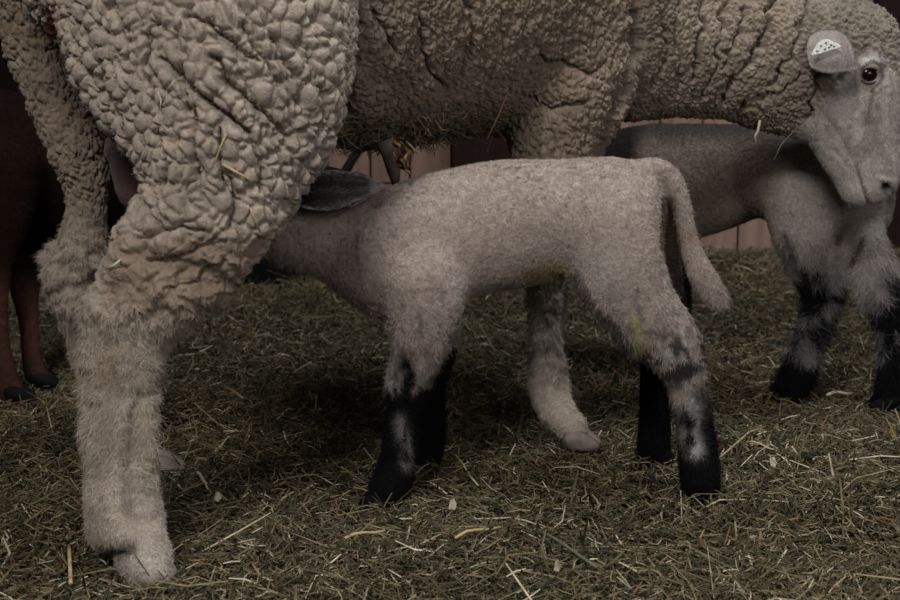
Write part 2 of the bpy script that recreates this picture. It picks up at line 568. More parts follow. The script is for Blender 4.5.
M_rubber = mat_flat('black_rubber', (0.008, 0.008, 0.008), 0.8, 0.15, 30, 0.3, 0.2)
def tub(cx, cy, r, h, lab):
    prof = [(0, 0.006), (r * .80, 0.006), (r * .82, 0), (r * .86, 0.01), (r * .96, h * .9), (r * .97, h * .93), (r * 1.03, h * .94), (r * 1.04, h), (r * .99, h * 1.01), (r * .95, h * .97), (r * .83, 0.03), (0, 0.024)]
    V = []; F = []; n = 48
    for (rr, z) in prof:
        for i in range(n):
            t = 2 * math.pi * i / n; V.append((cx + rr * math.cos(t), cy + rr * math.sin(t), z))
    for k in range(len(prof) - 1):
        for i in range(n):
            F.append((k * n + i, k * n + (i + 1) % n, (k + 1) * n + (i + 1) % n, (k + 1) * n + i))
    t = thing('filler_tub', (cx, cy, 0), lab, 'tub')
    mesh_np('tub_shell', np.array(V), np.array(F), M_rubber, t)
    for sg in (-1, 1):
        pts = [(cx + sg * r * 1.02, cy - .04, h * .9), (cx + sg * (r * 1.02 + .03), cy - .03, h * .86), (cx + sg * (r * 1.02 + .03), cy + .03, h * .86), (cx + sg * r * 1.02, cy + .04, h * .9)]
        tube_obj('handle', pts, .007, M_rubber, t)
    return t


tub(P(268, 250, 3.40)[0], 3.42, 0.165, 0.17, 'made-up black rubber tub filling the dark behind the neck of the suckling lamb')  # tub added to fill a black area where hay would show


# ------------------------------------------------------------------ hay
def hay(name, count, xr, yr, lr, wr, layer, seed, bright=1.0, near_bias=1.5):
    r = np.random.default_rng(seed)
    t = r.random(count) ** near_bias
    y = yr[0] + (yr[1] - yr[0]) * t
    half = 0.34 * y + 0.12
    x = r.uniform(-1, 1, count) * half if xr is None else r.uniform(xr[0], xr[1], count)
    z = ground_z(x, y) + r.uniform(0, 1, count) ** 1.6 * layer
    L = r.uniform(lr[0], lr[1], count) * (r.random(count) ** 0.7 * 0.8 + 0.35)
    ang = r.uniform(0, 2 * math.pi, count); pit = r.normal(0, 0.42, count)
    d = np.stack([np.cos(ang) * np.cos(pit), np.sin(ang) * np.cos(pit), np.sin(pit)], 1)
    side = np.stack([-np.sin(ang), np.cos(ang), np.zeros(count)], 1)
    up = np.cross(d, side)
    wd = r.uniform(wr[0], wr[1], count)
    bend = r.normal(0, 0.12, count) * L; bu = r.normal(0, 0.06, count) * L
    c = np.stack([x, y, z], 1)
    V = np.zeros((count, 9, 3))
    for k, s in enumerate((-0.5, 0.0, 0.5)):
        cc = c + d * (L * s)[:, None]
        off = 1 - 4 * s * s
        cc = cc + side * (bend * off)[:, None] + up * (bu * off)[:, None]
        ww = wd * (1 - 0.35 * abs(s) * 2)
        V[:, k * 3 + 0] = cc - side * ww[:, None]
        V[:, k * 3 + 1] = cc + side * ww[:, None]
        V[:, k * 3 + 2] = cc + up * (ww * 0.9)[:, None]
    base = np.arange(count)[:, None] * 9
    Q = []
    for k in (0, 1):
        for a, b in ((0, 1), (1, 2), (2, 0)):
            Q.append([k * 3 + a, k * 3 + b, k * 3 + 3 + b, k * 3 + 3 + a])
    F = (base[:, None, :] + np.array(Q)[None]).reshape(-1, 4)
    pal = np.array([(0.078, 0.069, 0.036), (0.135, 0.110, 0.058), (0.034, 0.030, 0.017), (0.23, 0.18, 0.10), (0.070, 0.050, 0.030), (0.42, 0.37, 0.27), (0.15, 0.095, 0.052)])
    ci = r.choice(len(pal), count, p=[0.25, 0.19, 0.23, 0.12, 0.11, 0.05, 0.05])
    cc = pal[ci] * r.uniform(0.6, 1.35, count)[:, None] * bright
    cc *= (0.75 + 0.5 * fbm(np.stack([x * 4, y * 4, z * 0], 1), 9))[:, None]
    o = mesh_np(name, V.reshape(-1, 3), F, M_hay, None, np.repeat(cc, 9, axis=0), smooth=False)
    tag(o, 'thick litter of olive and tan hay stalks covering the barn floor', 'hay', kind='stuff')
    return o


# one heap of litter: fine chopped layer plus longer stalks, joined in a single stuff object
h1 = hay('hay_litter', 145000, None, (1.28, 3.75), (0.010, 0.042), (0.0006, 0.0015), 0.020, 11, 1.05, 1.2)
h2 = hay('hay_litter', 5000, None, (1.28, 3.7), (0.05, 0.11), (0.0007, 0.0016), 0.026, 12, 1.1, 1.2)
bmv = []
import bmesh
bm = bmesh.new(); bm.from_mesh(h1.data)
bm.from_mesh(h2.data); bm.to_mesh(h1.data); bm.free()
_d = h2.data; bpy.data.objects.remove(h2); bpy.data.meshes.remove(_d)


# ------------------------------------------------------------------ shared animal parts
def px_chain(pts, squash=1.0, k=0.03, n=(0, 1, 0), sub=4):
    """joints given as (column, row, distance, half width in columns)"""
    out = []
    for (px, py, Y, r) in pts:
        p = P(px, py, Y)
        out.append((*p, M(r, Y, p[2])))
    return Chain(out, squash, n, k, sub)


def world_chain(pts, squash=1.0, k=0.03, n=(0, 1, 0), sub=4):
    return Chain(pts, squash, n, k, sub)


def hoof(parent, x, y, z, heading, L=0.05, W=0.034, H=0.035, mat=None, name='hoof'):
    """cloven hoof: two horny claws side by side, toes along heading (angle in XY)"""
    ch = []
    ca, sa = math.cos(heading), math.sin(heading)
    for s in (-1, 1):
        ox, oy = -sa * W * 0.27 * s, ca * W * 0.27 * s
        ch.append(Chain([(x - ca * L * .25 + ox, y - sa * L * .25 + oy, z + H * .55, W * .27),
                         (x + ca * L * .1 + ox, y + sa * L * .1 + oy, z + H * .42, W * .27),
                         (x + ca * L * .5 + ox * .8, y + sa * L * .5 + oy * .8, z + W * .17, W * .15)], 1.0, (0, 1, 0), 0.002))
        ch.append(Chain([(x - ca * L * .2 + ox, y - sa * L * .2 + oy, z + W * .2, W * .24),
                         (x + ca * L * .3 + ox, y + sa * L * .3 + oy, z + W * .18, W * .20)], 1.0, (0, 1, 0), 0.004))
    V, F, N = surface(ch, 0.0035)
    V[:, 2] = np.maximum(V[:, 2], z)
    return mesh_np(name, V, F, mat or M_hoof, parent)


def leaf_ear(name, base, tip, side, up_n, width, cup, mat, parent, colfn, thick=0.004, flip=False):
    """cupped leaf-shaped ear from base to tip; side = half-width direction, up_n = outward normal"""
    base = np.array(base); tip = np.array(tip); ax = tip - base; L = np.linalg.norm(ax); ax /= L
    side = np.array(side, float); side -= ax * (side @ ax); side /= np.linalg.norm(side)
    nn = np.cross(ax, side)
    if nn @ np.array(up_n) < 0: nn = -nn
    nu, nv = 26, 17
    V = []; C = []
    for lay in (1, -1):
        for i in range(nu):
            t = i / (nu - 1)
            w_ = width * (math.sin(math.pi * min(1, (t * 0.86 + 0.13)) ** 0.85) ** 0.75 if t < 0.999 else 0.0)
            w_ = max(w_, 0.0015)
            for j in range(nv):
                s = j / (nv - 1) * 2 - 1
                c = base + ax * (L * t) + side * (w_ * s) - nn * (cup * (1 - s * s) * (1 - 0.6 * t)) + nn * (lay * thick * 0.5 * math.sqrt(max(0, 1 - s * s * 0.96)))
                c = c - nn * 0.12 * L * t * t
                V.append(c); C.append(colfn(t, s, lay))
    F = []
    for lay in (0, 1):
        o = lay * nu * nv
        for i in range(nu - 1):
            for j in range(nv - 1):
                q = (o + i * nv + j, o + (i + 1) * nv + j, o + (i + 1) * nv + j + 1, o + i * nv + j + 1)
                F.append(q if lay == 0 else q[::-1])
    for i in range(nu - 1):
        for j in (0, nv - 1):
            a, b = i * nv + j, (i + 1) * nv + j
            F.append((a, b, b + nu * nv, a + nu * nv))
    for j in range(nv - 1):
        for i in (0, nu - 1):
            a, b = i * nv + j, i * nv + j + 1
            F.append((a, b, b + nu * nv, a + nu * nv))
    V = np.array(V); F = np.array(F)
    o = mesh_np(name, V, F, mat, parent, np.array(C))
    return o, V, F


def ellipsoid(name, c, r, mat, parent, rot=None, nu=20, nv=14):
    V = []; F = []
    for i in range(nv + 1):
        th = math.pi * i / nv
        for j in range(nu):
            ph = 2 * math.pi * j / nu
            V.append((r[0] * math.sin(th) * math.cos(ph), r[1] * math.sin(th) * math.sin(ph), r[2] * math.cos(th)))
    for i in range(nv):
        for j in range(nu):
            j2 = (j + 1) % nu
            F.append((i * nu + j, (i + 1) * nu + j, (i + 1) * nu + j2, i * nu + j2))
    V = np.array(V)
    if rot is not None: V = V @ np.array(rot.to_matrix()).T
    return mesh_np(name, V + np.array(c), np.array(F), mat, parent)


def mixc(a, b, t):
    return a * (1 - t[:, None]) + b * t[:, None]


def C3(*c): return np.array(c, dtype=float)


# ------------------------------------------------------------------ EWE
EY = 1.60
near_thigh = px_chain([(206, -60, 1.70, 132), (211, 15, 1.665, 137), (218, 90, 1.635, 108), (218, 150, 1.615, 79), (212, 190, 1.605, 63), (196, 228, 1.60, 62),
                       (176, 254, 1.60, 60), (154, 284, 1.595, 54), (136, 315, 1.59, 46), (125, 345, 1.585, 42), (119, 380, 1.58, 38),
                       (119, 430, 1.575, 36), (121, 490, 1.565, 34), (126, 522, 1.555, 33)], 0.66, 0.035)
flank = px_chain([(290, 10, 1.68, 60), (294, 80, 1.66, 54), (272, 140, 1.64, 44), (238, 195, 1.62, 40)], 0.8, 0.04)
buttock = px_chain([(108, 20, 1.68, 40), (118, 70, 1.66, 36), (138, 110, 1.65, 30)], 0.9, 0.03)
near_foot = px_chain([(124, 510, 1.56, 33), (133, 535, 1.55, 29), (144, 555, 1.53, 26), (148, 575, 1.515, 22)], 0.85, 0.015)
near_dew = px_chain([(102, 526, 1.562, 16), (106, 535, 1.558, 16), (116, 534, 1.555, 14)], 0.8, 0.01)
far_hind = px_chain([(30, -60, 1.95, 60), (30, 0, 1.95, 40), (36, 50, 1.95, 31), (53, 100, 1.94, 28), (76, 150, 1.93, 28), (86, 195, 1.93, 20), (83, 235, 1.93, 22),
                     (74, 262, 1.93, 22), (79, 295, 1.93, 20), (90, 340, 1.93, 19), (104, 400, 1.92, 17), (122, 440, 1.92, 16), (148, 462, 1.92, 14)], 0.8, 0.03)
trunk = world_chain([(-0.36, 1.80, 0.70, 0.165), (-0.28, 1.84, 0.68, 0.19), (-0.10, 1.97, 0.665, 0.215), (0.06, 2.08, 0.655, 0.205), (0.17, 2.14, 0.63, 0.17), (0.22, 2.16, 0.61, 0.14)], 1.0, 0.05)
shoulder = world_chain([(0.12, 2.06, 0.66, 0.13), (*P(566, 70, 2.03), 0.098), (*P(560, 125, 2.02), 0.072), (*P(552, 190, 2.01), 0.050), (*P(545, 250, 2.0), 0.027), (*P(543, 300, 2.0), 0.020),
                        (*P(545, 345, 2.0), 0.020), (*P(548, 380, 2.0), 0.0235), (*P(553, 402, 1.995), 0.024), (*P(564, 418, 1.985), 0.020), (*P(574, 430, 1.975), 0.018)], 0.9, 0.02)
far_fore = world_chain([(0.16, 2.26, 0.60, 0.12), (*P(560, 150, 2.30), 0.065), (*P(552, 230, 2.30), 0.036), (*P(552, 300, 2.30), 0.022), (*P(548, 345, 2.30), 0.020), (*P(549, 372, 2.30), 0.020), (*P(556, 388, 2.29), 0.018)], 0.9, 0.02)
brisket = world_chain([(0.10, 2.12, 0.55, 0.11), (0.22, 2.15, 0.57, 0.11)], 1.0, 0.05)
belly = world_chain([(-0.24, 1.87, 0.56, 0.10), (-0.10, 1.97, 0.545, 0.115), (0.04, 2.06, 0.56, 0.10)], 1.0, 0.05)
udder = world_chain([(*P(146, 155, 1.79), 0.045), (*P(150, 182, 1.79), 0.042)], 1.0, 0.02)
udder2 = world_chain([(-0.28, 1.84, 0.50, 0.07), (-0.24, 1.86, 0.46, 0.05)], 1.0, 0.02)
neck = px_chain([(590, 30, 2.14, 86), (650, 38, 2.15, 80), (700, 42, 2.16, 75), (750, 48, 2.17, 74), (800, 55, 2.17, 70), (832, 56, 2.17, 56)], 0.85, 0.03)
poll = px_chain([(838, 42, 2.16, 50), (860, 45, 2.15, 40)], 0.85, 0.03)
throat = px_chain([(770, 95, 2.17, 34), (800, 108, 2.16, 30)], 0.9, 0.03)
skull = px_chain([(864, 54, 2.15, 35), (872, 85, 2.14, 35), (876, 120, 2.13, 26), (878, 150, 2.125, 20), (878, 176, 2.12, 16)], 0.95, 0.015)
jaw = px_chain([(832, 88, 2.15, 42), (840, 120, 2.14, 36), (848, 150, 2.13, 28), (856, 178, 2.125, 19), (858, 189, 2.12, 16)], 0.78, 0.02)
nose = px_chain([(880, 160, 2.12, 18), (883, 180, 2.12, 14), (876, 190, 2.12, 12)], 0.95, 0.012)
tailp = px_chain([(60, -70, 1.66, 28), (58, -30, 1.68, 22), (60, -12, 1.68, 14)], 0.9, 0.02)
ewe_chains = [trunk, belly, brisket, near_thigh, flank, buttock, near_foot, near_dew, far_hind, shoulder, far_fore, udder, udder2, neck, throat, poll, skull, jaw, nose, tailp]
EV, EF, EN = surface(ewe_chains, 0.0064)
EV, EF, EN = refine(EV, EF)
qx, qy = to_px(EV)
X, Y_, Z = EV[:, 0], EV[:, 1], EV[:, 2]
warp = np.stack([fbm(EV * 28, 50), fbm(EV * 28, 60), fbm(EV * 28, 70)], 1) - 0.5
# regions
fb = np.interp(qx, [778, 790, 812, 830, 846, 860, 872, 882, 892, 906], [146, 136, 116, 95, 76, 58, 54, 57, 70, 86])
face = sst(qy + (vnoise(EV * 90, 49) - .5) * 8 - fb, -4, 5) * (qx > 776) * (X > 0.4)
hind = (X < -0.12) & (Z < 0.5)
shank = np.where(X < -0.05, sst(qy + (vnoise(EV * 40, 48) - .5) * 40, 268, 335), 0)
shank = np.maximum(shank, np.where((Y_ > 1.76) & (X < -0.2), sst(qy, 190, 260), 0))
shank = np.maximum(shank, np.where((X > -0.05) & (X < 0.35), sst(-Z, -0.33, -0.27), 0))
bare = np.maximum(face, shank)
bare = np.maximum(bare, np.clip(1.6 * np.exp(-((qx - 124) ** 2 / 26 ** 2 + (qy - 185) ** 2 / 42 ** 2)), 0, 1) * (Y_ > 1.70) * (Y_ < 1.86) * (X < -0.2))
thigh_w = sst(-qx, -370, -320) * (Y_ < 1.80)
neck_w = sst(qx, 625, 650)
# nodular locks, size differs over the fleece
wfine = np.stack([fbm(EV * 75, 52, 2), fbm(EV * 75, 62, 2), fbm(EV * 75, 72, 2)], 1) - 0.5
def locks(p, sc, seed, crack=0.17):
    f1, f2 = worley(p * sc, seed)
    e = f2 - f1
    return (1 - np.exp(-(e / crack) ** 1.3)), np.clip(1 - f1 * f1 * 1.1, 0, 1)
p1 = EV + warp * 0.013 + wfine * 0.0025
ck_t, rd_t = locks(p1, C3(64, 64, 56), 5, 0.14)
p2 = EV + warp * 0.013 + wfine * 0.006
ck_b, rd_b = locks(p2, C3(115, 115, 58), 15, 0.20)
ck_n, rd_n = locks(p2, C3(105, 105, 85), 45, 0.20)
ck_f, rd_f = locks(EV + wfine * 0.008, C3(150, 150, 135), 25, 0.30)
ck_g, rd_g = locks(EV + warp * 0.035 + wfine * .006, C3(26, 26, 17), 35, 0.075)
big = fbm(EV * C3(16, 16, 8), 81)
disp = thigh_w * (0.0062 * ck_t + 0.0026 * rd_t + 0.0065 * ck_g + 0.002 * rd_g + 0.0006 * ck_f + 0.004) \
    + (1 - thigh_w) * (1 - neck_w) * (0.0044 * ck_b + 0.0010 * rd_b + 0.0042 * ck_g + 0.0024 * ck_f + 0.004) \
    + (1 - thigh_w) * neck_w * (0.0026 * ck_n + 0.0010 * rd_n + 0.0030 * ck_g + 0.0030 * ck_f + 0.0055)
disp = disp + (big - 0.5) * (0.010 - .006 * neck_w) + (warp[:, 0]) * 0.004 - 0.004
# matted ropy curls round the hocks
rp = 1 - np.abs(2 * fbm(np.stack([X * 26, Y_ * 26, Z * 48], 1) + warp * 2.2, 83, 2) - 1) * 2.2
rope = sst(qy, 225, 250) * sst(-qy, -345, -300) * (X < -0.1)
disp = disp * (1 - rope * 0.55) + rope * 0.010 * np.clip(rp, -0.6, 1)
disp = disp * (1 - bare * (1 - rope)) - 0.009 * (1 - bare)
# shaggy hock and shank: soft long waves
sh = shank * (1 - face)
wv = fbm(np.stack([X * 55 + warp[:, 0] * 4, Y_ * 55, Z * 26], 1), 91)
disp += sh * (wv - 0.5) * 0.015 * sst(Z, 0.02, 0.12)
# creases and folds
front = np.clip(-EN[:, 1] * 1.5 + 0.2, 0, 1)
creases = [([(713, -20), (704, 17), (697, 50), (694, 75)], 3.2, .013), ([(783, -10), (768, 13), (771, 32), (758, 52), (734, 83), (726, 104)], 3.5, .014),
           ([(745, 5), (743, 33), (727, 50), (722, 70)], 3, .010), ([(800, 75), (785, 90), (745, 108), (740, 116)], 3, .011), ([(820, 74), (813, 100), (806, 122)], 3, .011),
           ([(640, -30), (643, 10), (640, 50), (630, 90), (615, 128), (606, 165)], 7, .024), ([(808, -5), (800, 30), (790, 60), (765, 90)], 3, .009),
           ([(182, 73), (200, 97), (230, 120), (247, 130)], 4, .015), ([(190, 17), (233, 40), (257, 63)], 3.5, .009), ([(213, 57), (233, 87), (267, 113), (290, 140)], 4, .011),
           ([(165, 60), (185, 85), (190, 112)], 3, .009), ([(275, 40), (292, 75), (300, 105)], 3, .009), ([(240, 20), (262, 55), (280, 85)], 3, .008), ([(318, 85), (322, 115), (312, 140)], 3.5, .010), ([(222, 130), (218, 160), (222, 190)], 3, .009), ([(160, 130), (166, 160), (163, 190)], 3, .009), ([(100, 60), (104, 90), (118, 120)], 2.5, .007), ([(420, 20), (428, 60), (440, 90)], 3, .008), ([(470, 0), (474, 40), (466, 80)], 3, .007), ([(545, 60), (580, 72), (605, 66)], 3, .008), ([(520, 95), (550, 108), (585, 100)], 3, .008), ([(157, 23), (143, 70), (153, 87), (158, 112)], 3, .008), ([(195, 110), (193, 140), (197, 170), (190, 190)], 3, .009), ([(118, 5), (121, 30), (124, 60)], 2.5, .008),
           ([(243, 128), (262, 160), (262, 190)], 3.5, .008), ([(225, 175), (240, 200), (232, 225)], 3, .007), ([(665, 15), (668, 50), (655, 90)], 3, .007),
           ([(360, 0), (362, 45), (352, 90), (345, 120)], 6, .016), ([(680, 0), (676, 40), (680, 90)], 3, .006), ([(728, -10), (722, 25), (712, 80), (700, 100)], 3, .008),
           ([(375, -5), (382, 30), (395, 55)], 4, .008), ([(150, 262), (185, 258), (215, 240)], 3.5, .007), ([(140, 240), (175, 225), (205, 232)], 3, .007), ([(165, 290), (200, 280), (225, 262)], 3, .006)]
wx = qx + (fbm(EV * 55, 101) - .5) * 16; wy = qy + (fbm(EV * 55, 111) - .5) * 16
for poly, wd_, dep in creases:
    d = seg_dist(wx, wy, poly)
    nk = poly[0][0] > 650
    disp -= (1.7 if nk else 2.0) * dep * (np.exp(-(d / (wd_ * .48)) ** 2) * (.88 if nk else .78) + (.12 if nk else .22) * np.exp(-(d / (wd_ * 1.6)) ** 2)) * front * (1 - bare)
# face modelling
def dent(cx, cy, r, a):
    global disp
    disp += a * np.exp(-((qx - cx) ** 2 + (qy - cy) ** 2) / r ** 2) * front * (X > 0.45)
def fold(poly, wd_, a):
    global disp
    disp += a * np.exp(-(seg_dist(qx, qy, poly) / wd_) ** 2) * front * (X > 0.45)
dent(872, 75, 9, -0.009); fold([(862, 64), (872, 59), (882, 63)], 3.4, 0.005); fold([(866, 86), (876, 89), (884, 84)], 2.5, 0.0025)
fold([(872, 92), (870, 110), (868, 125)], 3, -0.003)
fold([(857, 166), (862, 184), (868, 202)], 2.2, -0.005); fold([(848, 160), (853, 180), (858, 196)], 6, 0.003)
dent(887, 187, 4.2, -0.013); fold([(882, 178), (889, 180), (893, 188)], 3, 0.003)
dent(842, 120, 15, 0.005); dent(866, 125, 9, -0.004); fold([(888, 70), (886, 110), (884, 150)], 5, 0.003); fold([(835, 150), (850, 168), (858, 200)], 2.5, -0.002); fold([(820, 110), (838, 132), (850, 158)], 4, -0.003)
fold([(868, 100), (862, 140)], 8, 0.002)
disp -= 0.010 * np.exp(-(seg_dist(qx + (warp[:, 0]) * 16, qy, [(136, 395), (131, 440), (129, 490), (133, 515)]) / 7) ** 2) * front * (X < -0.2) * (Y_ < 1.8)
disp -= 0.012 * np.exp(-(seg_dist(qx, qy, [(108, 556), (122, 552), (130, 548)]) / 6) ** 2) * front * (X < -0.2) * (Y_ < 1.8)
disp += bare * (fbm(EV * 120, 121) - .5) * 0.0016
EV = EV + EN * disp[:, None]
EV[:, 2] = np.maximum(EV[:, 2], 0.004)
EN2 = vnormals(EV, EF)
# colours of the fleece
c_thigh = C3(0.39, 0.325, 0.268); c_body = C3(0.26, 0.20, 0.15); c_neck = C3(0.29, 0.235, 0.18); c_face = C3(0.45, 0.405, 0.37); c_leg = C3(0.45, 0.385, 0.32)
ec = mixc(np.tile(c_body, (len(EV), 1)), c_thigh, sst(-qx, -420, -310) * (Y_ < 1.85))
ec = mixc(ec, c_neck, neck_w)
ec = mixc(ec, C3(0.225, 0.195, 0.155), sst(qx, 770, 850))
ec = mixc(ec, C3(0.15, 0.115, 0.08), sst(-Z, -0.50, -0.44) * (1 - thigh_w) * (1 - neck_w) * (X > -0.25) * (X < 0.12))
ec = mixc(ec, c_leg, shank)
tanh_ = fbm(EV * 22, 131)
ec = mixc(ec, C3(0.33, 0.26, 0.19), sst(tanh_, 0.5, 0.68) * sh * 0.7 * sst(Z, 0.12, 0.2))
ec = mixc(ec, c_face, face)
ec = mixc(ec, C3(0.56, 0.52, 0.49), np.exp(-(seg_dist(qx, qy, [(866, 61), (874, 58), (880, 61)]) / 4) ** 2) * (X > .45))
ec = mixc(ec, C3(0.25, 0.215, 0.19), np.exp(-((qx - 822) ** 2 / 22 ** 2 + (qy - 92) ** 2 / 12 ** 2)) * (X > .45) * face)  # shadow under the ear, painted into the face colour
ec = mixc(ec, C3(0.30, 0.27, 0.245), sst(fbm(EV * C3(70, 70, 34), 133), .48, .60) * face * .8)
ec = mixc(ec, C3(0.50, 0.44, 0.40), np.exp(-((qx - 858) ** 2 / 18 ** 2 + (qy - 178) ** 2 / 22 ** 2)) * face * .7)
ec = mixc(ec, C3(0.52, 0.46, 0.41), np.exp(-((qx - 146) ** 2 / 28 ** 2 + (qy - 562) ** 2 / 18 ** 2)) * (X < -.2) * (Y_ < 1.8))
ec = mixc(ec, C3(0.26, 0.19, 0.135), np.clip(rope * sst(qx, 95, 115) * sst(-qy, -335, -290) * .75 * (Y_ < 1.8), 0, 1))
rim = np.abs(np.hypot((qx - 872.5), (qy - 75) * .95) - 10.5)
ec = mixc(ec, C3(0.05, 0.035, 0.03), np.clip(np.exp(-(rim / 1.8) ** 2) * sst(qy, 64, 72), 0, 1) * (X > .45) * .8)
ec = mixc(ec, C3(0.20, 0.13, 0.10), np.exp(-((qx - 140) ** 2 + (qy - 565) ** 2) / 8 ** 2) * 0)
dt = fbm(EV * 14, 141); dt2 = fbm(EV * 60, 151)
ec = ec * (0.80 + 0.4 * dt)[:, None] * (0.88 + 0.24 * dt2)[:, None]
skin = np.exp(-((qx - 135) ** 2 + (qy - 205) ** 2) / 24 ** 2) * (Y_ > 1.68) * (X < -0.2)
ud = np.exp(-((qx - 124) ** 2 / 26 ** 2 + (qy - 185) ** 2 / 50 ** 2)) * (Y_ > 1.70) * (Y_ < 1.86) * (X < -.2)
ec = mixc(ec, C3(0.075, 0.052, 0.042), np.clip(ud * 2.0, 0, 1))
ec = mixc(ec, C3(0.15, 0.080, 0.075), np.clip(skin * 1.3, 0, 1))
pink = np.exp(-((qx - 54) ** 2 / 5 ** 2 + (qy - 22) ** 2 / 12 ** 2))
ec = mixc(ec, C3(0.40, 0.16, 0.16), np.clip(pink * 1.6, 0, 1) * (X < -0.2))
mouth = np.exp(-(seg_dist(qx, qy, [(858, 170), (863, 186), (868, 203)]) / 2) ** 2) * (X > .45)
ec = mixc(ec, C3(0.10, 0.07, 0.06), mouth * 0.7)
nos = np.exp(-((qx - 887) ** 2 + (qy - 187) ** 2) / 4.5 ** 2) * (X > .45)
ec = mixc(ec, C3(0.035, 0.022, 0.02), np.clip(nos * 1.5, 0, 1))
tear = np.exp(-(seg_dist(qx, qy, [(874, 86), (872, 98), (869, 112)]) / 2.2) ** 2) * (X > .45)
ec = mixc(ec, C3(0.20, 0.15, 0.13), tear * 0.7)
ec = mixc(ec, C3(0.05, 0.035, 0.03), np.exp(-((qx - 112) ** 2 / 15 ** 2 + (qy - 553) ** 2 / 8 ** 2)) * (X < -.2) * 0.8)  # shade in the notch below the fetlock, painted dark

ewe = thing('ewe', (-0.05, 1.95, 0), 'large woolly pale grey-brown ewe standing over the suckling lamb, head lowered at the right', 'sheep')
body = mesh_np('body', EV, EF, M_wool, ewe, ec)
# hair directions: down the limbs and along the face
dirE = np.tile(C3(0.1, 0, -1.0), (len(EV), 1))
dirE[face > .5] = C3(-0.15, 0, -1)
dirE += (np.stack([fbm(EV * 25, 161), fbm(EV * 25, 171), fbm(EV * 25, 181)], 1) - 0.5) * np.where(sh[:, None] > .4, 2.6, 1.2)
lenE = 0.0035 + 0.0045 * sh * sst(Z, 0.05, 0.16) + 0.003 * sh + 0.002 * face
visible = np.where(EN2[:, 1] < 0.35, 1.0, 0.25)
strands('fur', EV, EF, EN2, 170000, (sh * 1.4 + face * 1.8) * visible, dirE, lenE, 0.0003, ec * 1.08, M_fur, ewe, 0.28, 0.5, 21)
strands('fleece_fuzz', EV, EF, EN2, 150000, (1 - bare) * visible, dirE * 0 + rng.normal(0, 1, dirE.shape), np.full(len(EV), 0.0030), 0.00030, ec, M_fur, ewe, 0.9, 0.5, 22)

# eye, ear, tag
M_eye = mat_flat('wet_dark_eye', (0.010, 0.004, 0.003), 0.15, 0.35, 30, 0.3, 0.0)
ec_ = np.array(P(872.5, 75, 2.085)); 
q_ = np.where((np.hypot(qx - 873, qy - 76) < 3) & (EN[:, 1] < -0.3) & (X > .45))[0]
ey = EV[q_, 1].mean() if len(q_) else 2.09
eye = ellipsoid('eye', (ec_[0], ey + 0.007, ec_[2]), (0.0165, 0.0140, 0.0155), M_eye, ewe)
M_skin = mat_vcol('ear_skin', 0.75, 0.2, 80, 0.15, 0.3, 500, 0.001)
M_lid = mat_flat('eyelid_hair', (0.40, 0.36, 0.33), 0.85, 0.1)
M_rim = mat_flat('dark_eye_rim', (0.045, 0.028, 0.022), 0.5, 0.3)
def lid(row, sg):
    pts = []
    for t in np.linspace(-1, 1, 9):
        pts.append((ec_[0] + 0.0152 * t, ey - 0.0065 + 0.006 * t * t, ec_[2] + sg * (0.0125 * math.sqrt(max(0, 1 - t * t * .97)))))
    return pts
V1, F1 = tube(lid(0, 1), [0.001, .0028, .0036, .004, .004, .004, .0036, .0028, .001], 8)
V2, F2 = tube(lid(0, -1), [0.001, .0015, .0018, .002, .002, .002, .0018, .0015, .001], 8)
for (VV, FF, mm, ll) in ((V1, F1, M_lid, 'pale upper eyelid'), (V2, F2, M_rim, 'dark lower eyelid')):
    tri = []
    for f in FF:
        if f[0] == f[3]: tri.append(f[:3])
        else: tri += [(f[0], f[1], f[2]), (f[0], f[2], f[3])]
    tag(mesh_np('eyelid', VV, np.array(tri), mm, ewe), ll)

q_ = np.where((np.hypot(qx - 835, qy - 40) < 6) & (EN[:, 1] < -0.3) & (X > .3))[0]
sy = EV[q_, 1].mean()
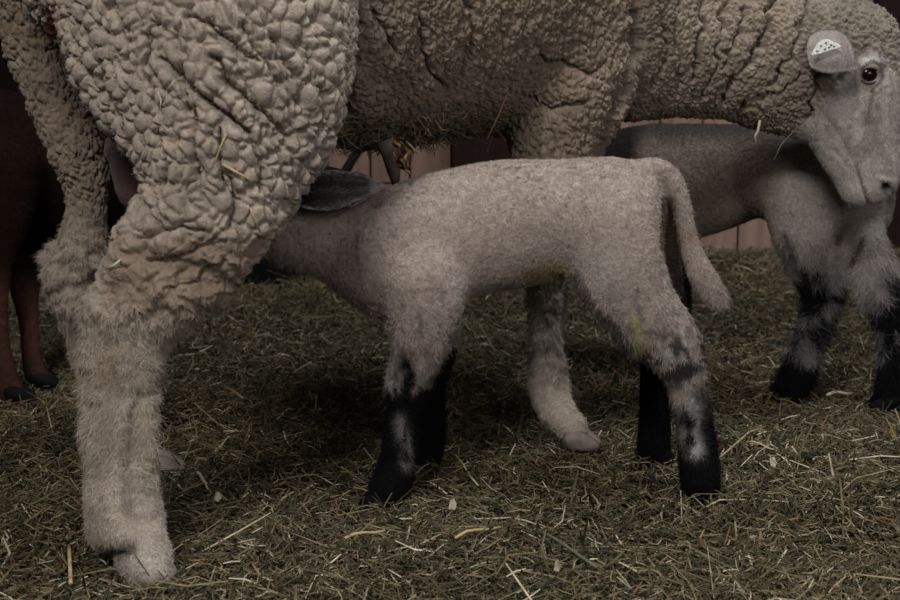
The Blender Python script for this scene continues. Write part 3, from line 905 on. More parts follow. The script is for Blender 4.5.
# ear: rounded hanging flap rooted above, opening down
def ear_flap(parent):
    outline = [(809, 62), (807, 50), (809, 38), (817, 31), (829, 29), (842, 32), (850, 42), (854, 54), (858, 64), (857, 69), (846, 70), (833, 72), (822, 71), (812, 67)]
    cen = (833, 50)
    V = []; C = []; rings = 9; n = len(outline) * 3
    ol = []
    for i in range(len(outline)):
        a = np.array(outline[i], float); b = np.array(outline[(i + 1) % len(outline)], float)
        pz, nx_ = np.array(outline[i - 1], float), np.array(outline[(i + 2) % len(outline)], float)
        for t in (0, 1 / 3, 2 / 3):
            ol.append(0.5 * (2 * a + (-pz + b) * t + (2 * pz - 5 * a + 4 * b - nx_) * t * t + (-pz + 3 * a - 3 * b + nx_) * t ** 3))
    Ym = sy - 0.016
    for lay in (0, 1):
        for k in range(rings + 1):
            f = k / rings
            for q in ol:
                px_, py_ = cen[0] + (q[0] - cen[0]) * f, cen[1] + (q[1] - cen[1]) * f
                vv = (py_ - 30) / 40
                Yd = Ym - 0.024 * math.sin(max(0, min(1, vv)) * 1.7) + (0.022 if lay else 0.0) * (0.2 + 0.8 * (1 - f * f)) * 0 + lay * 0.005 * (1 - f ** 6 * .7)
                Yd += 0.010 * ((px_ - 833) / 25) ** 2
                V.append(P(px_, py_, Yd))
                C.append((0.33, 0.28, 0.26) if f < .85 else (0.40, 0.36, 0.335))
    F = []
    per = (rings + 1) * len(ol)
    for lay in (0, 1):
        for k in range(rings):
            for i in range(len(ol)):
                i2 = (i + 1) % len(ol)
                q = (lay * per + k * len(ol) + i, lay * per + k * len(ol) + i2, lay * per + (k + 1) * len(ol) + i2, lay * per + (k + 1) * len(ol) + i)
                F.append(q if lay else q[::-1])
    for i in range(len(ol)):
        i2 = (i + 1) % len(ol)
        F.append((rings * len(ol) + i, rings * len(ol) + i2, per + rings * len(ol) + i2, per + rings * len(ol) + i))
    return mesh_np('ear', np.array(V), np.array(F), M_skin, parent, np.array(C))
ear = ear_flap(ewe)
tag(ear, 'drooping pale pinkish-grey ear')
_v = np.empty(len(ear.data.vertices) * 3); ear.data.vertices.foreach_get('co', _v); _v = _v.reshape(-1, 3) + np.array(parent_world(ewe))
_f = np.empty(len(ear.data.loops), dtype=np.int32); ear.data.loops.foreach_get('vertex_index', _f); _f = _f.reshape(-1, 4)
_c = np.tile(C3(0.33, 0.285, 0.265), (len(_v), 1))
_n = vnormals(_v, _f); _e = to_px(_v)
_d = np.where((np.hypot(_e[0] - 827, _e[1] - 47) < 15), 0.15, 1.0)
strands('ear_hair', _v, _f, _n, 6000, _d, np.tile(C3(.3, 0, -1.0), (len(_v), 1)), np.full(len(_v), 0.0032), 0.00025, _c, M_fur, ear, 0.2, 0.3, 62)
# folded metal ear tag with small embossed marks
M_tag = mat_flat('scratched_white_metal', (0.85, 0.83, 0.74), 0.4, 0.5, 400, 0.25, 0.6)
def plate(pix, Yd, th):
    a = [P(x_, y_, Yd + (y_ - 50) * -0.0002) for x_, y_ in pix]; b = [P(x_, y_, Yd + th + (y_ - 50) * -0.0002) for x_, y_ in pix]
    return a + b
tp = [(811, 54.5), (817, 44), (822, 40), (828, 39), (840, 45), (841, 47), (832, 50), (820, 54), (813, 55.5)]
V = np.array(plate(tp, sy - 0.0475, 0.0022)); nt = len(tp)
me = bpy.data.meshes.new('ear_tag'); me.from_pydata([tuple(v - np.array(parent_world(ewe))) for v in V], [], [tuple(range(nt))[::-1], tuple(range(nt, 2 * nt))] + [(i, (i + 1) % nt, nt + (i + 1) % nt, nt + i) for i in range(nt)])
me.materials.append(M_tag); eo = bpy.data.objects.new('ear_tag', me); COL.objects.link(eo); eo.parent = ear
eo.location = Vector((0, 0, 0)); tag(eo, 'scratched pale metal ear tag')
bv = eo.modifiers.new('b', 'BEVEL'); bv.width = 0.0008; bv.segments = 2
# ear origin is at the ewe origin, so the tag shares that frame
M_ink = mat_flat('dark_tag_lettering', (0.10, 0.09, 0.07), 0.6, 0.2)
marks = []
for (x_, y_) in ((817, 51), (821, 46), (826, 43), (825, 49), (831, 45), (834, 46.5), (829, 47.5)):
    marks.append((x_, y_))
V = []; F = []
for (x_, y_) in marks:
    a = plate([(x_ - 1.1, y_ - .5), (x_ + 1.1, y_ - .9), (x_ + 1.3, y_ + .4), (x_ - .9, y_ + .8)], sy - 0.0482, 0.001)
    b = len(V); V += a; F += [[b + i for i in q] for q in ((3, 2, 1, 0), (4, 5, 6, 7), (0, 1, 5, 4), (1, 2, 6, 5), (2, 3, 7, 6), (3, 0, 4, 7))]
mesh_np('tag_lettering', np.array(V), np.array(F), M_ink, eo, smooth=False)

def gz(x, y): return float(ground_z(np.array([x]), np.array([y]))[0])
def G(px, py):
    u = (px - 450) / FPX; v = (300 - py) / FPX
    dy = CP + v * SP; dz = -SP + v * CP
    t = -CAM_H / dz
    return u * t, dy * t
x_, y_ = G(149, 588); hoof(ewe, x_, y_ + .016, 0.0, -0.5, 0.036, 0.046, 0.024, M_palehoof)
x_, y_ = G(160, 474); hoof(ewe, x_, y_, 0.0, 0.1, 0.055, 0.045, 0.035, M_palehoof)
p_ = P(580, 436, 1.972); hoof(ewe, p_[0], p_[1], p_[2] - 0.017, -0.2, 0.045, 0.04, 0.030, M_palehoof)
x_, y_ = P(560, 395, 2.29)[:2]; hoof(ewe, x_, y_, 0.0, 0.1, 0.055, 0.045, 0.035, M_palehoof)


# ------------------------------------------------------------------ LAMB builder
def lamb(label, chains, colorfn, lenfn, root, nfur, seed, detail=0.0020, h=0.0042, dirfn=None):
    V, F, N = surface(chains, h)
    a, b = to_px(V)
    f1, f2 = worley((V + (fbm(V * 60, seed)[:, None] - .5) * .01) * 230, seed)
    col = colorfn(V, a, b, N)
    V = V + N * ((np.sqrt(np.clip(f2 - f1, 0, 1)) - .6) * detail + (fbm(V * 18, seed + 5) - .5) * 0.005)[:, None]
    V[:, 2] = np.maximum(V[:, 2], 0.003)
    N2 = vnormals(V, F)
    t = thing(label[0], root, label[1], label[2])
    mesh_np('body', V, F, M_coat, t, col)
    L = lenfn(V, a, b)
    D = dirfn(V, a, b) if dirfn else np.tile(C3(0.15, 0, -1.0), (len(V), 1))
    D = D + (np.stack([fbm(V * 30, seed + 1), fbm(V * 30, seed + 2), fbm(V * 30, seed + 3)], 1) - .5) * 2.2
    strands('fur', V, F, N2, nfur, np.where(N2[:, 1] < 0.35, 1.0, 0.3) * (0.7 + 0.6 * (L > .007)), D, L, 0.00027, col * 1.08, M_fur, t, 0.35, 0.5, seed)
    return t, V, N2, a, b


# --- suckling lamb in front
torso = px_chain([(392, 262, 1.84, 54), (412, 248, 1.84, 64), (450, 236, 1.84, 65), (500, 226, 1.84, 64), (550, 220, 1.84, 59), (590, 218, 1.84, 55), (610, 216, 1.84, 50)], 0.82, 0.03)
neck1 = px_chain([(398, 260, 1.84, 50), (348, 250, 1.845, 38), (302, 237, 1.85, 30), (270, 222, 1.855, 26)], 0.8, 0.03)
head1 = px_chain([(288, 212, 1.86, 30), (262, 200, 1.86, 29), (236, 182, 1.855, 20), (218, 168, 1.85, 14)], 0.85, 0.02)
lfn = px_chain([(425, 285, 1.79, 44), (424, 325, 1.785, 31), (416, 358, 1.785, 24), (407, 390, 1.785, 20), (402, 425, 1.785, 15), (399, 450, 1.78, 16), (394, 475, 1.77, 18), (385, 495, 1.76, 17)], 0.8, 0.025)
lff = px_chain([(430, 290, 1.89, 36), (436, 340, 1.93, 21), (428, 385, 1.94, 15), (432, 420, 1.93, 12), (430, 440, 1.93, 13), (426, 456, 1.92, 12)], 0.8, 0.02)
lhn = px_chain([(610, 230, 1.80, 50), (618, 268, 1.795, 46), (634, 298, 1.795, 38), (652, 321, 1.795, 33), (671, 344, 1.80, 29), (683, 366, 1.80, 21), (689, 390, 1.80, 17.5), (694, 420, 1.80, 16), (698, 450, 1.795, 18), (700, 480, 1.785, 18)], 0.72, 0.025)
lhf = px_chain([(600, 240, 1.88, 42), (618, 290, 1.92, 30), (640, 325, 1.94, 24), (657, 352, 1.95, 18), (655, 390, 1.95, 14), (654, 425, 1.94, 15), (653, 452, 1.93, 15)], 0.8, 0.02)
ltail = px_chain([(636, 174, 1.84, 13), (656, 170, 1.84, 11), (671, 180, 1.84, 10), (681, 203, 1.84, 8), (687, 232, 1.84, 8), (694, 258, 1.835, 10.5), (704, 280, 1.83, 12), (714, 294, 1.83, 10), (722, 302, 1.83, 5)], 0.9, 0.006)
rump = px_chain([(600, 205, 1.84, 46), (630, 200, 1.84, 33), (632, 225, 1.84, 26)], 0.8, 0.02)


perin = px_chain([(655, 190, 1.86, 16), (660, 215, 1.865, 16), (664, 250, 1.87, 15), (668, 290, 1.88, 15), (676, 320, 1.89, 13)], 0.8, 0.01)


def col1(V, a, b, N):
    n1 = .5 * fbm(V * C3(42, 42, 26), 7, 4) + .5 * fbm(V * C3(110, 110, 60), 8, 3); n2 = fbm(V * 140, 17); nf = fbm(V * 9, 27)
    c = np.tile(C3(0.375, 0.31, 0.27), (len(V), 1)) * (0.72 + 0.56 * n2)[:, None] * (0.86 + 0.28 * nf)[:, None]
    c = c * (1 - 0.45 * sst(vnoise(V * 210, 67), 0.72, 0.9) * sst(fbm(V * 14, 77), .4, .6))[:, None]
    c = mixc(c, C3(0.50, 0.45, 0.43), np.exp(-((a - 458) ** 2 / 12 ** 2 + (b - 292) ** 2 / 14 ** 2)) * .7 * (V[:, 1] < 1.84))
    c = mixc(c, C3(0.16, 0.135, 0.125), np.exp(-(seg_dist(a, b, [(358, 215), (356, 250), (362, 290)]) / 2.5) ** 2) * .5)  # shade of the neck and shoulder crease, painted as a dark line
    # darker speckled patches low on chest and thighs
    c = mixc(c, C3(0.14, 0.12, 0.115), sst(n1, 0.52, 0.66) * sst(b, 270, 315) * 0.75)
    # head dark round eye
    c = mixc(c, C3(0.05, 0.045, 0.045), sst(-a, -318, -296) * sst(-b, -212, -196))
    # near legs: black socks with pale streaks
    nearf = (a < 480) & (V[:, 1] < 1.86)
    line = 375 + (a - 400) * 0.9
    bk = np.where(nearf, sst(b + (n1 - .5) * 150, 372, 402) + .45 * sst(b + (n1 - .5) * 170, 325, 365), 0).clip(0, 1)
    nearh = (a > 560) & (V[:, 1] < 1.87) & (a < 725)
    bk = np.maximum(bk, np.where(nearh & (b > 320), sst(b + (n1 - .5) * 130, 372, 420), 0))
    far = (V[:, 1] > 1.885) & (b > 300) & (a > 400)
    bk = np.maximum(bk, np.where(far & (a < 480), sst(b + (n1 - .5) * 60, 330, 350), 0))
    bk = np.maximum(bk, np.where(far & (a > 560), sst(b + (n1 - .5) * 60, 345, 370), 0))
    c = mixc(c, C3(0.006, 0.006, 0.007), bk)
    s1 = np.exp(-(seg_dist(a, b, [(392, 345), (387, 372), (391, 384)]) / 6) ** 2) * nearf * 1.3 + .55 * np.exp(-(seg_dist(a, b, [(399, 415), (406, 440), (405, 462)]) / 5) ** 2) * nearf * (N[:, 1] < 0)
    s2 = np.exp(-(seg_dist(a, b, [(668, 345), (680, 380), (692, 405), (690, 428), (694, 446)]) / 8) ** 2) * nearh * (N[:, 1] < 0)
    st = sst(fbm(V * C3(160, 160, 24), 37), 0.36, 0.60)
    c = mixc(c, C3(0.36, 0.34, 0.33), np.clip(s1 * 1.2, 0, 1) * st)
    c = mixc(c, C3(0.50, 0.47, 0.45), np.clip(s2 * 1.2, 0, 1) * st)
    sw = sst(fbm(V * C3(60, 60, 75) + fbm(V * 30, 47)[:, None] * 6, 57), 0.47, 0.53) * nearh * sst(b, 318, 345) * sst(-b, -400, -375)
    c = mixc(c, C3(0.018, 0.017, 0.018), sw * 0.92)
    c = mixc(c, C3(0.46, 0.42, 0.38), np.exp(-((a - 602) ** 2 + (b - 268) ** 2) / 28 ** 2) * 0.5)
    c = mixc(c, C3(0.26, 0.18, 0.075), np.exp(-(seg_dist(a, b, [(530, 276), (560, 270)]) / 8) ** 2) * 0.8)
    c = mixc(c, C3(0.42, 0.38, 0.20), np.exp(-(seg_dist(a, b, [(634, 318), (640, 345)]) / 5) ** 2) * 0.8)
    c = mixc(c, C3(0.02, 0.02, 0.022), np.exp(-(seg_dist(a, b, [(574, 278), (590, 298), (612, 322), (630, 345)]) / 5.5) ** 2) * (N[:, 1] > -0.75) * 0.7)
    tl = (a > 660) & (b < 320) & (b > 165)
    inner = sst(-a, -(684 + (b - 240) * .12), -(676 + (b - 240) * .12)) * tl * (b > 195) * ((V[:, 1] > 1.835) | (b < 250))
    c = mixc(c, C3(0.09, 0.055, 0.035), inner * 0.85)
    c = mixc(c, C3(0.22, 0.13, 0.085), np.exp(-((a - 690) ** 2 + (b - 236) ** 2) / 6 ** 2) * .8)
    c = mixc(c, C3(0.24, 0.19, 0.15), np.exp(-((a - 706) ** 2 + (b - 278) ** 2) / 12 ** 2) * .6)
    # soiled seat under the tail
    seat = np.exp(-(seg_dist(a, b, [(670, 192), (672, 240), (676, 285)]) / 10) ** 2) * (a > 655) * (V[:, 1] > 1.845)
    c = mixc(c, C3(0.012, 0.012, 0.013), sst(b, 262, 285) * (a > 655) * (V[:, 1] > 1.85) * (b < 330) * (a < 700))
    c = mixc(c, C3(0.06, 0.045, 0.035), seat * 0.9)
    # pale fetlock on the far foreleg
    c = mixc(c, C3(0.34, 0.24, 0.22), np.exp(-((a - 420) ** 2 / 8 ** 2 + (b - 404) ** 2 / 10 ** 2)) * (V[:, 1] > 1.88) * 0)
    return c


def len1(V, a, b):
    L = np.full(len(V), 0.0034)
    L += 0.006 * sst(b, 315, 345) * (a > 360)
    L += 0.012 * np.exp(-(seg_dist(a, b, [(262, 252), (300, 282), (345, 308), (385, 325)]) / 12) ** 2)
    L += 0.008 * np.exp(-(seg_dist(a, b, [(574, 278), (630, 345)]) / 9) ** 2)
    L += 0.003 * ((a > 655) & (b > 165) & (b < 320))
    L += 0.007 * np.exp(-((a - 722) ** 2 + (b - 300) ** 2) / 12 ** 2)
    return L


lt, LV, LN, la, lb = lamb(('lamb', 'pale grey-brown suckling lamb with black socks, its head under the flank of the ewe', 'lamb'),
                          [torso, neck1, head1, lfn, lff, lhn, lhf, rump, perin, ltail], col1, len1, (0.1, 1.84, 0), 210000, 31)
# ear: lies back from head, tip pointing right
def earcol(t, s, lay):
    rim = abs(s) > .75 or t > .85
    if rim: return (0.27, 0.26, 0.26)
    if lay > 0: k_ = min(1.0, max(0.12, (t - .05) * 2.2)); g_ = .8 + .4 * math.sin(s * 9 + t * 4); return (0.15 * k_ * g_, (0.11 + .03 * t) * k_ * g_, (0.10 + .04 * t) * k_ * g_)
    return (0.05, 0.048, 0.05)
e, eV, eF = leaf_ear('ear', P(298, 194, 1.780), P(378, 184, 1.765), (0, 0.15, 1.0), (0, -1, 0.1), 0.0235, 0.008, M_skin, lt, earcol, 0.004)
tag(e, 'dark grey ear laid back')
fe = vnormals(eV, eF)
strands('ear_hair', eV, eF, fe, 5000, np.ones(len(eV)), np.tile(C3(1.0, 0, -0.1), (len(eV), 1)), np.full(len(eV), 0.006), 0.0003, np.array([earcol(((v[0] - eV[:, 0].min()) / np.ptp(eV[:, 0])), 0.3, 1) for v in eV]) * 1.1, M_fur, e, 0.25, 0.3, 61)
e2, _, _ = leaf_ear('ear', P(300, 183, 1.90), P(350, 176, 1.97), (0.2, -0.1, 1.0), (0, 1, 0.2), 0.019, 0.008, M_skin, lt, lambda t, s, l: (0.06, 0.055, 0.055), 0.004)
ellipsoid('eye', P(258, 186, 1.838), (0.008, 0.006, 0.007), M_eye, lt)
for (a, b, hd) in ((378, 508, math.pi), (424, 466, math.pi), (698, 500, math.pi - .5), (652, 466, math.pi)):
    x_, y_ = G(a, b); hoof(lt, x_ + 0.004, y_, 0.0, hd, 0.048, 0.036, 0.032)

# --- second lamb standing behind, facing left
t2 = px_chain([(636, 178, 2.47, 44), (665, 180, 2.45, 54), (702, 180, 2.41, 55), (757, 171, 2.36, 46), (800, 176, 2.31, 52), (832, 180, 2.28, 46)], 0.8, 0.03)
n2 = px_chain([(650, 168, 2.46, 42), (622, 160, 2.50, 30), (600, 165, 2.53, 24)], 0.85, 0.02)
h2_ = px_chain([(598, 166, 2.53, 25), (582, 178, 2.53, 21), (566, 190, 2.53, 14)], 0.85, 0.02)
b_l = px_chain([(806, 190, 2.27, 44), (803, 222, 2.26, 34), (806, 248, 2.26, 26), (817, 272, 2.27, 23), (822, 295, 2.28, 20), (816, 320, 2.28, 16), (808, 345, 2.28, 15), (799, 370, 2.28, 15.5), (792, 383, 2.28, 15)], 0.8, 0.025)
b_r = px_chain([(850, 190, 2.30, 36), (857, 222, 2.30, 27), (863, 248, 2.28, 24), (876, 275, 2.26, 21), (886, 305, 2.25, 17.5), (892, 335, 2.24, 14), (893, 370, 2.23, 14), (890, 392, 2.22, 15)], 0.8, 0.02)
f_a = px_chain([(668, 210, 2.40, 30), (672, 260, 2.41, 16), (678, 300, 2.42, 12), (680, 340, 2.42, 10), (678, 362, 2.42, 11)], 0.85, 0.02)
f_b = px_chain([(652, 205, 2.52, 28), (655, 260, 2.53, 14), (658, 300, 2.54, 11), (662, 335, 2.54, 10), (660, 345, 2.54, 10)], 0.85, 0.02)
tl2 = px_chain([(862, 170, 2.34, 12), (880, 182, 2.38, 11), (886, 200, 2.40, 9), (884, 222, 2.40, 7)], 0.9, 0.008)


def col2(V, a, b, N):
    n1 = fbm(V * C3(40, 40, 28), 207, 4); n2_ = fbm(V * 150, 217)
    c = np.tile(C3(0.29, 0.225, 0.185), (len(V), 1)) * (0.75 + 0.5 * n2_)[:, None]
    c = mixc(c, C3(0.34, 0.30, 0.275), sst(a, 755, 790))
    sp = (vnoise(V * 260, 231) > 0.80)
    c[sp] *= 0.72
    c = mixc(c, C3(0.085, 0.072, 0.066), sst(-b, -152, -128) * sst(-a, -800, -740))  # back darkened: painted shade under the ewe's neck, plus damp coat
    c = mixc(c, C3(0.035, 0.030, 0.028), sst(-a, -650, -628))
    lg = (b > 225) & (a > 770)
    bk = np.where(lg & (a < 848), sst(b + (n1 - .5) * 120, 255, 285), 0)
    bk = np.maximum(bk, np.where(lg & (a >= 848), sst(b + (n1 - .5) * 110 + (a - 875) * 1.2, 268, 300), 0))
    bk = np.maximum(bk, ((a < 720) & (b > 240)) * 1.0)
    c = mixc(c, C3(0.006, 0.006, 0.007), bk)
    st = sst(fbm(V * C3(90, 90, 50) + fbm(V * 25, 247)[:, None] * 4, 237), 0.50, 0.60)
    c = mixc(c, C3(0.24, 0.23, 0.23), st * (bk > .5) * (b < 362) * 0.7 * (a > 770))
    c = mixc(c, C3(0.44, 0.42, 0.40), np.exp(-((a - 861) ** 2 / 8 ** 2 + (b - 290) ** 2 / 20 ** 2)))
    c = mixc(c, C3(0.04, 0.018, 0.016), np.exp(-(seg_dist(a, b, [(862, 240), (857, 252), (852, 262)]) / 3) ** 2))
    c = mixc(c, C3(0.03, 0.03, 0.032), np.exp(-(seg_dist(a, b, [(784, 236), (790, 246), (793, 257)]) / 3.5) ** 2) * 0.8)
    c = mixc(c, C3(0.14, 0.10, 0.085), np.exp(-((a - 848) ** 2 + (b - 232) ** 2) / 14 ** 2) * .6)
    return c


def len2(V, a, b):
    return 0.005 + 0.010 * sst(b, 235, 270) * (a > 765) + 0.006 * (b > 235)


l2, _, _, _, _ = lamb(('lamb', 'darker speckled lamb standing behind, black-legged, its rump under the muzzle of the ewe', 'lamb'),
                      [t2, n2, h2_, b_l, b_r, f_a, f_b, tl2], col2, len2, (0.4, 2.38, 0), 90000, 41)
e, _, _ = leaf_ear('ear', P(600, 158, 2.47), P(628, 166, 2.43), (0, 0, 1.0), (0, -1, 0), 0.017, 0.008, M_skin, l2, lambda t, s, l: (0.05, 0.045, 0.045), 0.004)
e, _, _ = leaf_ear('ear', P(600, 156, 2.58), P(622, 160, 2.64), (0, 0, 1.0), (0, 1, 0), 0.017, 0.008, M_skin, l2, lambda t, s, l: (0.05, 0.045, 0.045), 0.004)
ellipsoid('eye', P(583, 172, 2.508), (0.008, 0.006, 0.007), M_eye, l2)
for (a, b, hd) in ((786, 397, math.pi), (887, 411, math.pi), (674, 377, math.pi), (656, 361, math.pi)):
    x_, y_ = G(a, b); hoof(l2, x_, y_, 0.002, hd, 0.048, 0.038, 0.034)

# --- brown young goat at the left, facing right behind the ewe's legs
k_t = px_chain([(-60, 160, 2.40, 66), (-20, 160, 2.40, 72), (30, 170, 2.42, 74), (90, 180, 2.44, 74), (150, 178, 2.46, 68), (180, 175, 2.46, 58)], 0.75, 0.03)
k_h1 = px_chain([(2, 170, 2.30, 40), (2, 215, 2.29, 28), (-4, 255, 2.28, 18), (-5, 300, 2.27, 13), (-2, 345, 2.27, 11), (6, 380, 2.27, 11), (12, 393, 2.27, 11)], 0.8, 0.02)
k_h2 = px_chain([(20, 200, 2.44, 36), (26, 250, 2.40, 22), (25, 292, 2.38, 13), (29, 325, 2.37, 9.5), (31, 355, 2.36, 9), (35, 372, 2.36, 10), (39, 380, 2.36, 9)], 0.8, 0.02)
k_f1 = px_chain([(150, 220, 2.40, 30), (140, 270, 2.38, 16), (136, 320, 2.37, 10), (134, 360, 2.36, 9), (136, 375, 2.36, 9)], 0.8, 0.02)
k_f2 = px_chain([(165, 220, 2.50, 28), (160, 270, 2.52, 15), (156, 320, 2.53, 10), (154, 345, 2.54, 9)], 0.8, 0.02)
k_n = px_chain([(175, 165, 2.46, 46), (195, 120, 2.47, 30), (205, 85, 2.48, 26)], 0.8, 0.03)
k_hd = px_chain([(205, 80, 2.48, 26), (228, 92, 2.48, 21), (250, 108, 2.48, 14)], 0.8, 0.02)


def col3(V, a, b, N):
    n2_ = fbm(V * 60, 317)
    c = np.tile(C3(0.010, 0.0055, 0.0045), (len(V), 1))
    c = mixc(c, C3(0.014, 0.007, 0.005), sst(-a, -42, -18) * sst(b, 100, 150))
    c = mixc(c, C3(0.060, 0.027, 0.019), sst(b, 262, 300) * (a < 90))
    c = mixc(c, C3(0.030, 0.022, 0.02), np.exp(-((a - 30) ** 2 + (b - 368) ** 2) / 8 ** 2) * .8)
    return c * (0.75 + 0.5 * n2_)[:, None]


kd, _, _, _, _ = lamb(('goat_kid', 'dark reddish-brown kid standing at the left edge behind the hind legs of the ewe', 'goat'),
                      [k_t, k_h1, k_h2, k_f1, k_f2, k_n, k_hd], col3, lambda V, a, b: np.full(len(V), 0.006), (-0.6, 2.4, 0), 40000, 51, 0.0004, 0.005)
for (a, b, hd) in ((19, 403, -.1), (43, 388, 0), (139, 384, 0), (157, 360, 0)):
    x_, y_ = G(a, b); hoof(kd, x_, y_, 0.002, hd, 0.045, 0.034, 0.032)
for (tip, Yt) in (((180, 92), 2.38), ((178, 86), 2.58)):
    leaf_ear('ear', P(200, 76, 2.45 if Yt < 2.5 else 2.51), P(*tip, Yt), (0, 0, 1.0), (0, -1, 0), 0.018, 0.007, M_skin, kd, lambda t, s, l: (0.03, 0.015, 0.012), 0.004)
ellipsoid('eye', P(224, 84, 2.452), (0.007, 0.006, 0.007), M_eye, kd)


# ------------------------------------------------------------------ hay caught in the wool, loose stalks and flakes
def surf_pt(px, py, off=0.003):
    """front surface of the ewe at that spot"""
    a, b = to_px(EV)
    m = np.where((np.hypot(a - px, b - py) < 7) & (EN2[:, 1] < 0.1))[0]
    if len(m) == 0: m = np.where(np.hypot(a - px, b - py) < 16)[0]
    Yq = np.quantile(EV[m, 1], 0.08)
    return np.array(P(px, py, Yq - off))


M_straw = mat_flat('pale_straw', (0.48, 0.36, 0.19), 0.6, 0.3, 120, 0.25, 0.2)
M_white = mat_flat('whitish_straw', (0.62, 0.56, 0.44), 0.6, 0.3, 120, 0.2, 0.2)
M_olive = mat_flat('olive_stalk', (0.13, 0.14, 0.08), 0.6, 0.3, 120, 0.25, 0.2)


def stalk(pix, r, mat, lab, name='straw_stalk', group=None):
    A = [surf_pt(*q) for q in pix]
    o = tube_obj(name, A, [r] * (len(A) - 1) + [r * .5], mat, nseg=6)
    return tag(o, lab, 'straw', group)


stalk([(226, 134), (219, 151), (213, 168)], 0.0011, M_straw, 'thin yellow straw stuck upright in the thigh wool of the ewe')
stalk([(222, 164), (236, 172), (250, 180)], 0.0017, M_straw, 'thick yellow straw lying slantwise in the thigh wool, the lower of two')
stalk([(250, 208), (256, 222), (261, 233)], 0.0010, M_straw, 'short yellow straw at the front edge of the thigh of the ewe')
stalk([(108, 268), (115, 265), (120, 260)], 0.0018, M_white, 'short whitish straw caught on the hock of the near hind leg')
stalk([(158, 92), (161, 100), (160, 111)], 0.0011, M_white, 'small white curved straw in the upper thigh wool')
# stalk hanging from the throat
a0 = surf_pt(806, 120, 0.002)
o = tube_obj('straw_stalk', [a0, np.array(P(792, 133, a0[1] - .01)), np.array(P(781, 145, a0[1] - .015)), np.array(P(774, 160, a0[1] - .018))], 0.0009, M_olive, nseg=6)
tag(o, 'thin greenish stalk hanging from the throat wool of the ewe below the ear', 'straw')
a0 = surf_pt(757, 122, 0.0)
o = tube_obj('wool_wisp', [np.array(P(760, 120, a0[1])), np.array(P(758, 131, a0[1])), np.array(P(755, 136, a0[1])), np.array(P(756, 143, a0[1]))], [.002, .0022, .0016, .0006], M_white, nseg=6)
tag(o, 'small pale wisp dangling under the neck of the ewe', 'wool')
a0 = surf_pt(507, 95, 0.0)
o = tube_obj('straw_stalk', [np.array(P(509, 90, a0[1] - .005)), np.array(P(500, 112, a0[1] - .01)), np.array(P(487, 140, a0[1] - .01))], 0.0008, M_flat_red if False else mat_flat('reddish_stem', (0.22, 0.11, 0.07), 0.7, 0.2), nseg=6)
tag(o, 'thin reddish stem sticking down in front of the brisket wool', 'straw')

# tangled hay and matted wool locks along the belly
r = np.random.default_rng(77)
cnt = 900
Vs = []; Fs = []; Cs = []
pal = [(0.10, 0.08, 0.05), (0.16, 0.125, 0.08), (0.07, 0.055, 0.04), (0.32, 0.25, 0.15), (0.22, 0.18, 0.11)]
cand = np.where((Z < 0.505) & (X > -0.26) & (X < 0.10) & (Y_ > 1.72) & (qy > 112) & (qy < 170) & (qx > 300) & (qx < 500) & (EN2[:, 1] < 0.6) & (EN2[:, 2] < 0.3) & (bare < 0.3) & ~((qx < 345) & (Y_ < 1.8)))[0]
for i in range(cnt):
    v = EV[r.choice(cand)]; L = r.uniform(0.008, 0.045)
    d = np.array([r.normal(0, 1), r.normal(0, .5), r.normal(-.35, .5)]); d /= np.linalg.norm(d)
    c2 = r.normal(0, .35, 3)
    pts = [v - d * L * .3 + [0, -.002, 0], v + d * L * .2 + c2 * L * .3 + [0, -.004, -.001], v + d * L * .7]
    rr = r.uniform(.0004, .0011)
    V1, F1 = tube(pts, [rr, rr, rr * .4], 4)
    b = len(Vs)
    for q in V1: Vs.append(q)
    for f in F1:
        f = [b + k for k in f]
        if f[0] == f[3]: Fs.append(f[:3])
        else: Fs.append([f[0], f[1], f[2]]); Fs.append([f[0], f[2], f[3]])
    c = np.array(pal[r.choice(5, p=[.22, .25, .18, .18, .17])]) * r.uniform(.7, 1.3)
    Cs += [c] * len(V1)
o = mesh_np('tangled_hay', np.array(Vs), np.array(Fs), M_hay, None, np.array(Cs), smooth=False)
tag(o, 'bits of hay tangled in the dirty belly wool of the ewe', 'hay', kind='stuff')

# crumpled tan leaf / husk hanging at the belly edge
def crumple(name, cpx, cpy, Yd, wpx, hpx, col, seed, lab, cat):
    r = np.random.default_rng(seed); nu, nv = 14, 18; V = []
    for lay in (0, 1):
        for j in range(nv):
            t = j / (nv - 1); hw = wpx * .5 * (math.sin(math.pi * min(1, t * .85 + .15)) ** .6 + .06) * (1 - .45 * t)
            cx = cpx + 7 * t + 3 * math.sin(t * 7)
            for i in range(nu):
                s = i / (nu - 1) * 2 - 1
                V.append(P(cx + hw * s + math.sin(t * 19 + s * 3) * 1.2, cpy + hpx * t + math.sin(s * 5 + t * 8) * 1.3, Yd + 0.012 * math.sin(s * 4 + t * 5) + 0.006 * math.sin(s * 9 - t * 11) + lay * .0012))
    V = np.array(V); per = nu * nv; F = []
    for lay in (0, 1):
        for j in range(nv - 1):
            for i in range(nu - 1):
                q = (lay * per + j * nu + i, lay * per + j * nu + i + 1, lay * per + (j + 1) * nu + i + 1, lay * per + (j + 1) * nu + i)
                F.append(q[::-1] if lay else q)
    for j in range(nv - 1):
        for i in (0, nu - 1):
            F.append((j * nu + i, (j + 1) * nu + i, per + (j + 1) * nu + i, per + j * nu + i))
    m = mat_flat(name + '_surface', col, 0.7, 0.2, 150, 0.45, 0.5)
    return tag(mesh_np(name, V, np.array(F), m), lab, cat)


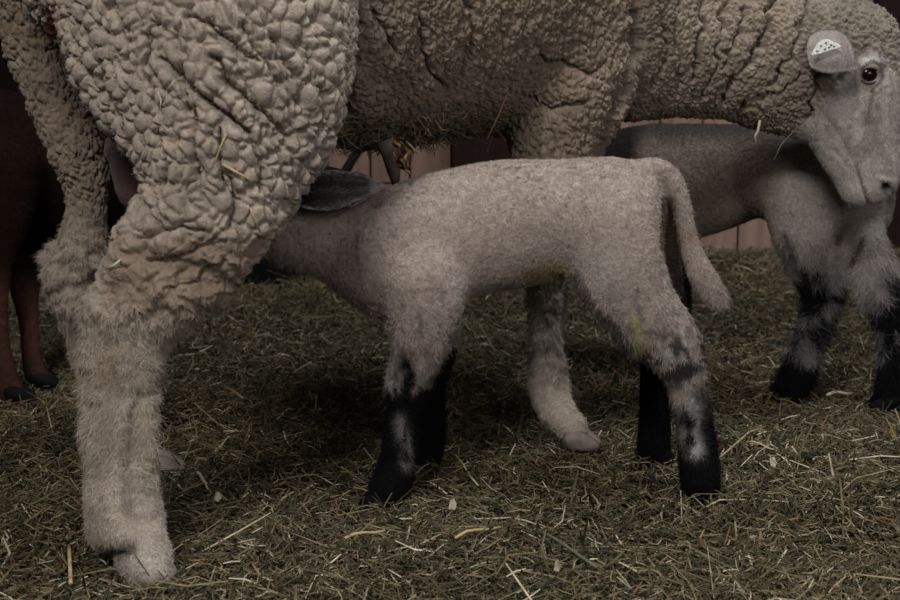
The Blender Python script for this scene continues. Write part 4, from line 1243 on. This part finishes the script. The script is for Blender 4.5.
crumple('dry_leaf', 400, 141, 1.80, 21, 32, (0.20, 0.125, 0.07), 5, 'crumpled dry tan leaf hanging from the belly wool above the back of the suckling lamb', 'leaf')
o = tube_obj('wool_lock', [P(385, 140, 1.86), P(390, 155, 1.86), P(394, 172, 1.865), P(396, 186, 1.87)], [.012, .010, .0085, .004], mat_flat('matted_grey_wool', (0.17, 0.145, 0.12), 0.95, 0.05, 90, .3, .6), nseg=12)
tag(o, 'matted grey lock of wool hanging under the belly beside the dry leaf', 'wool')

# loose stalks lying on the litter, placed one by one
loose = [([(357, 366), (377, 382)], .0, 0), ]
L_ = [((690, 497), (765, 440), .0014, M_straw, 'long tan straw lying slantwise to the right of the hind foot of the suckling lamb'),
      ((718, 443), (748, 467), .0019, M_olive, 'thick greyish stalk crossing the litter beside the black hind foot'),
      ((826, 403), (853, 399), .0024, M_white, 'bright short straw lying level between the feet of the rear lamb'),
      ((875, 422), (900, 437), .0015, M_olive, 'pale green stalk at the right edge of the litter'),
      ((196, 487), (206, 496), .0022, M_white, 'short whitish straw right of the woolly near hind leg'),
      ((218, 392), (243, 410), .0015, M_straw, 'thin tan straw in the dark litter right of the near hind leg'),
      ((455, 560), (500, 543), .0018, M_straw, 'long tan straw in the foreground litter below the front feet of the lamb'),
      ((540, 548), (597, 577), .0019, M_olive, 'long pale olive stalk slanting down in the foreground litter'),
      ((345, 555), (385, 545), .0018, M_straw, 'tan straw lying in the foreground left of the centre'),
      ((70, 562), (71, 590), .0022, M_straw, 'yellowish straw standing at the lower left in front of the ewe foot'),
      ((745, 462), (773, 466), .0012, M_straw, 'thin straw beside the pale chip on the right'),
      ((450, 463), (478, 497), .0013, M_straw, 'thin brown straw behind the near front foot of the lamb')]
for a, b, rad, m, lab in L_:
    xa, ya = G(*a); xb, yb = G(*b); pts = []
    for t in np.linspace(0, 1, 5):
        xx, yy = xa + (xb - xa) * t, ya + (yb - ya) * t
        pts.append((xx, yy, gz(xx, yy) + 0.024 + 0.003 * math.sin(t * 5)))
    tag(tube_obj('straw_stalk', pts, rad, m, nseg=6), lab, 'straw')
# green stem curving up at the left
pts = []
xa, ya = G(42, 422)
for (a, b) in ((42, 422), (50, 402), (58, 385), (70, 373), (80, 370)):
    u_ = P(a, b, ya - 0.02)
    pts.append(u_)
tag(tube_obj('grass_stem', pts, [.0016, .0016, .0014, .0012, .0008], M_olive, nseg=6), 'curved grey-green grass stem rising beside the woolly hind leg at the left', 'grass')


def chip(px, py, w_, h_, mat, lab):
    x, y = G(px, py); z = gz(x, y) + 0.024
    r = np.random.default_rng(int(px)); n = 5; V = []
    for k, zz in enumerate((0, .0018)):
        for i in range(n):
            t = 2 * math.pi * i / n; q = 1 + r.uniform(-.5, .3)
            V.append((x + w_ * q * math.cos(t), y + h_ * q * math.sin(t) * 2.0, z + zz + .006 * math.sin(t)))
    F = [tuple(range(n))[::-1], tuple(range(n, 2 * n))] + [(i, (i + 1) % n, n + (i + 1) % n, n + i) for i in range(n)]
    me = bpy.data.meshes.new('wood_chip'); me.from_pydata(V, [], F); me.materials.append(mat)
    o = bpy.data.objects.new('wood_chip', me); COL.objects.link(o)
    bv = o.modifiers.new('b', 'BEVEL'); bv.width = .0006; bv.segments = 2
    tag(o, lab, 'chip')


M_flake = mat_flat('dull_pale_flake', (0.36, 0.31, 0.23), 0.8, 0.1, 200, .3, .3)
chip(453, 519, .006, .0035, M_flake, 'pale flat flake in the foreground litter near the middle')
chip(773, 479, .0055, .003, M_flake, 'pale flat flake in the litter right of the suckling lamb')
chip(218, 511, .0045, .002, M_flake, 'small pale flake lying right of the woolly hind foot of the ewe')
chip(557, 581, .0045, .002, M_flake, 'tiny bright flake close to the bottom edge of the litter')
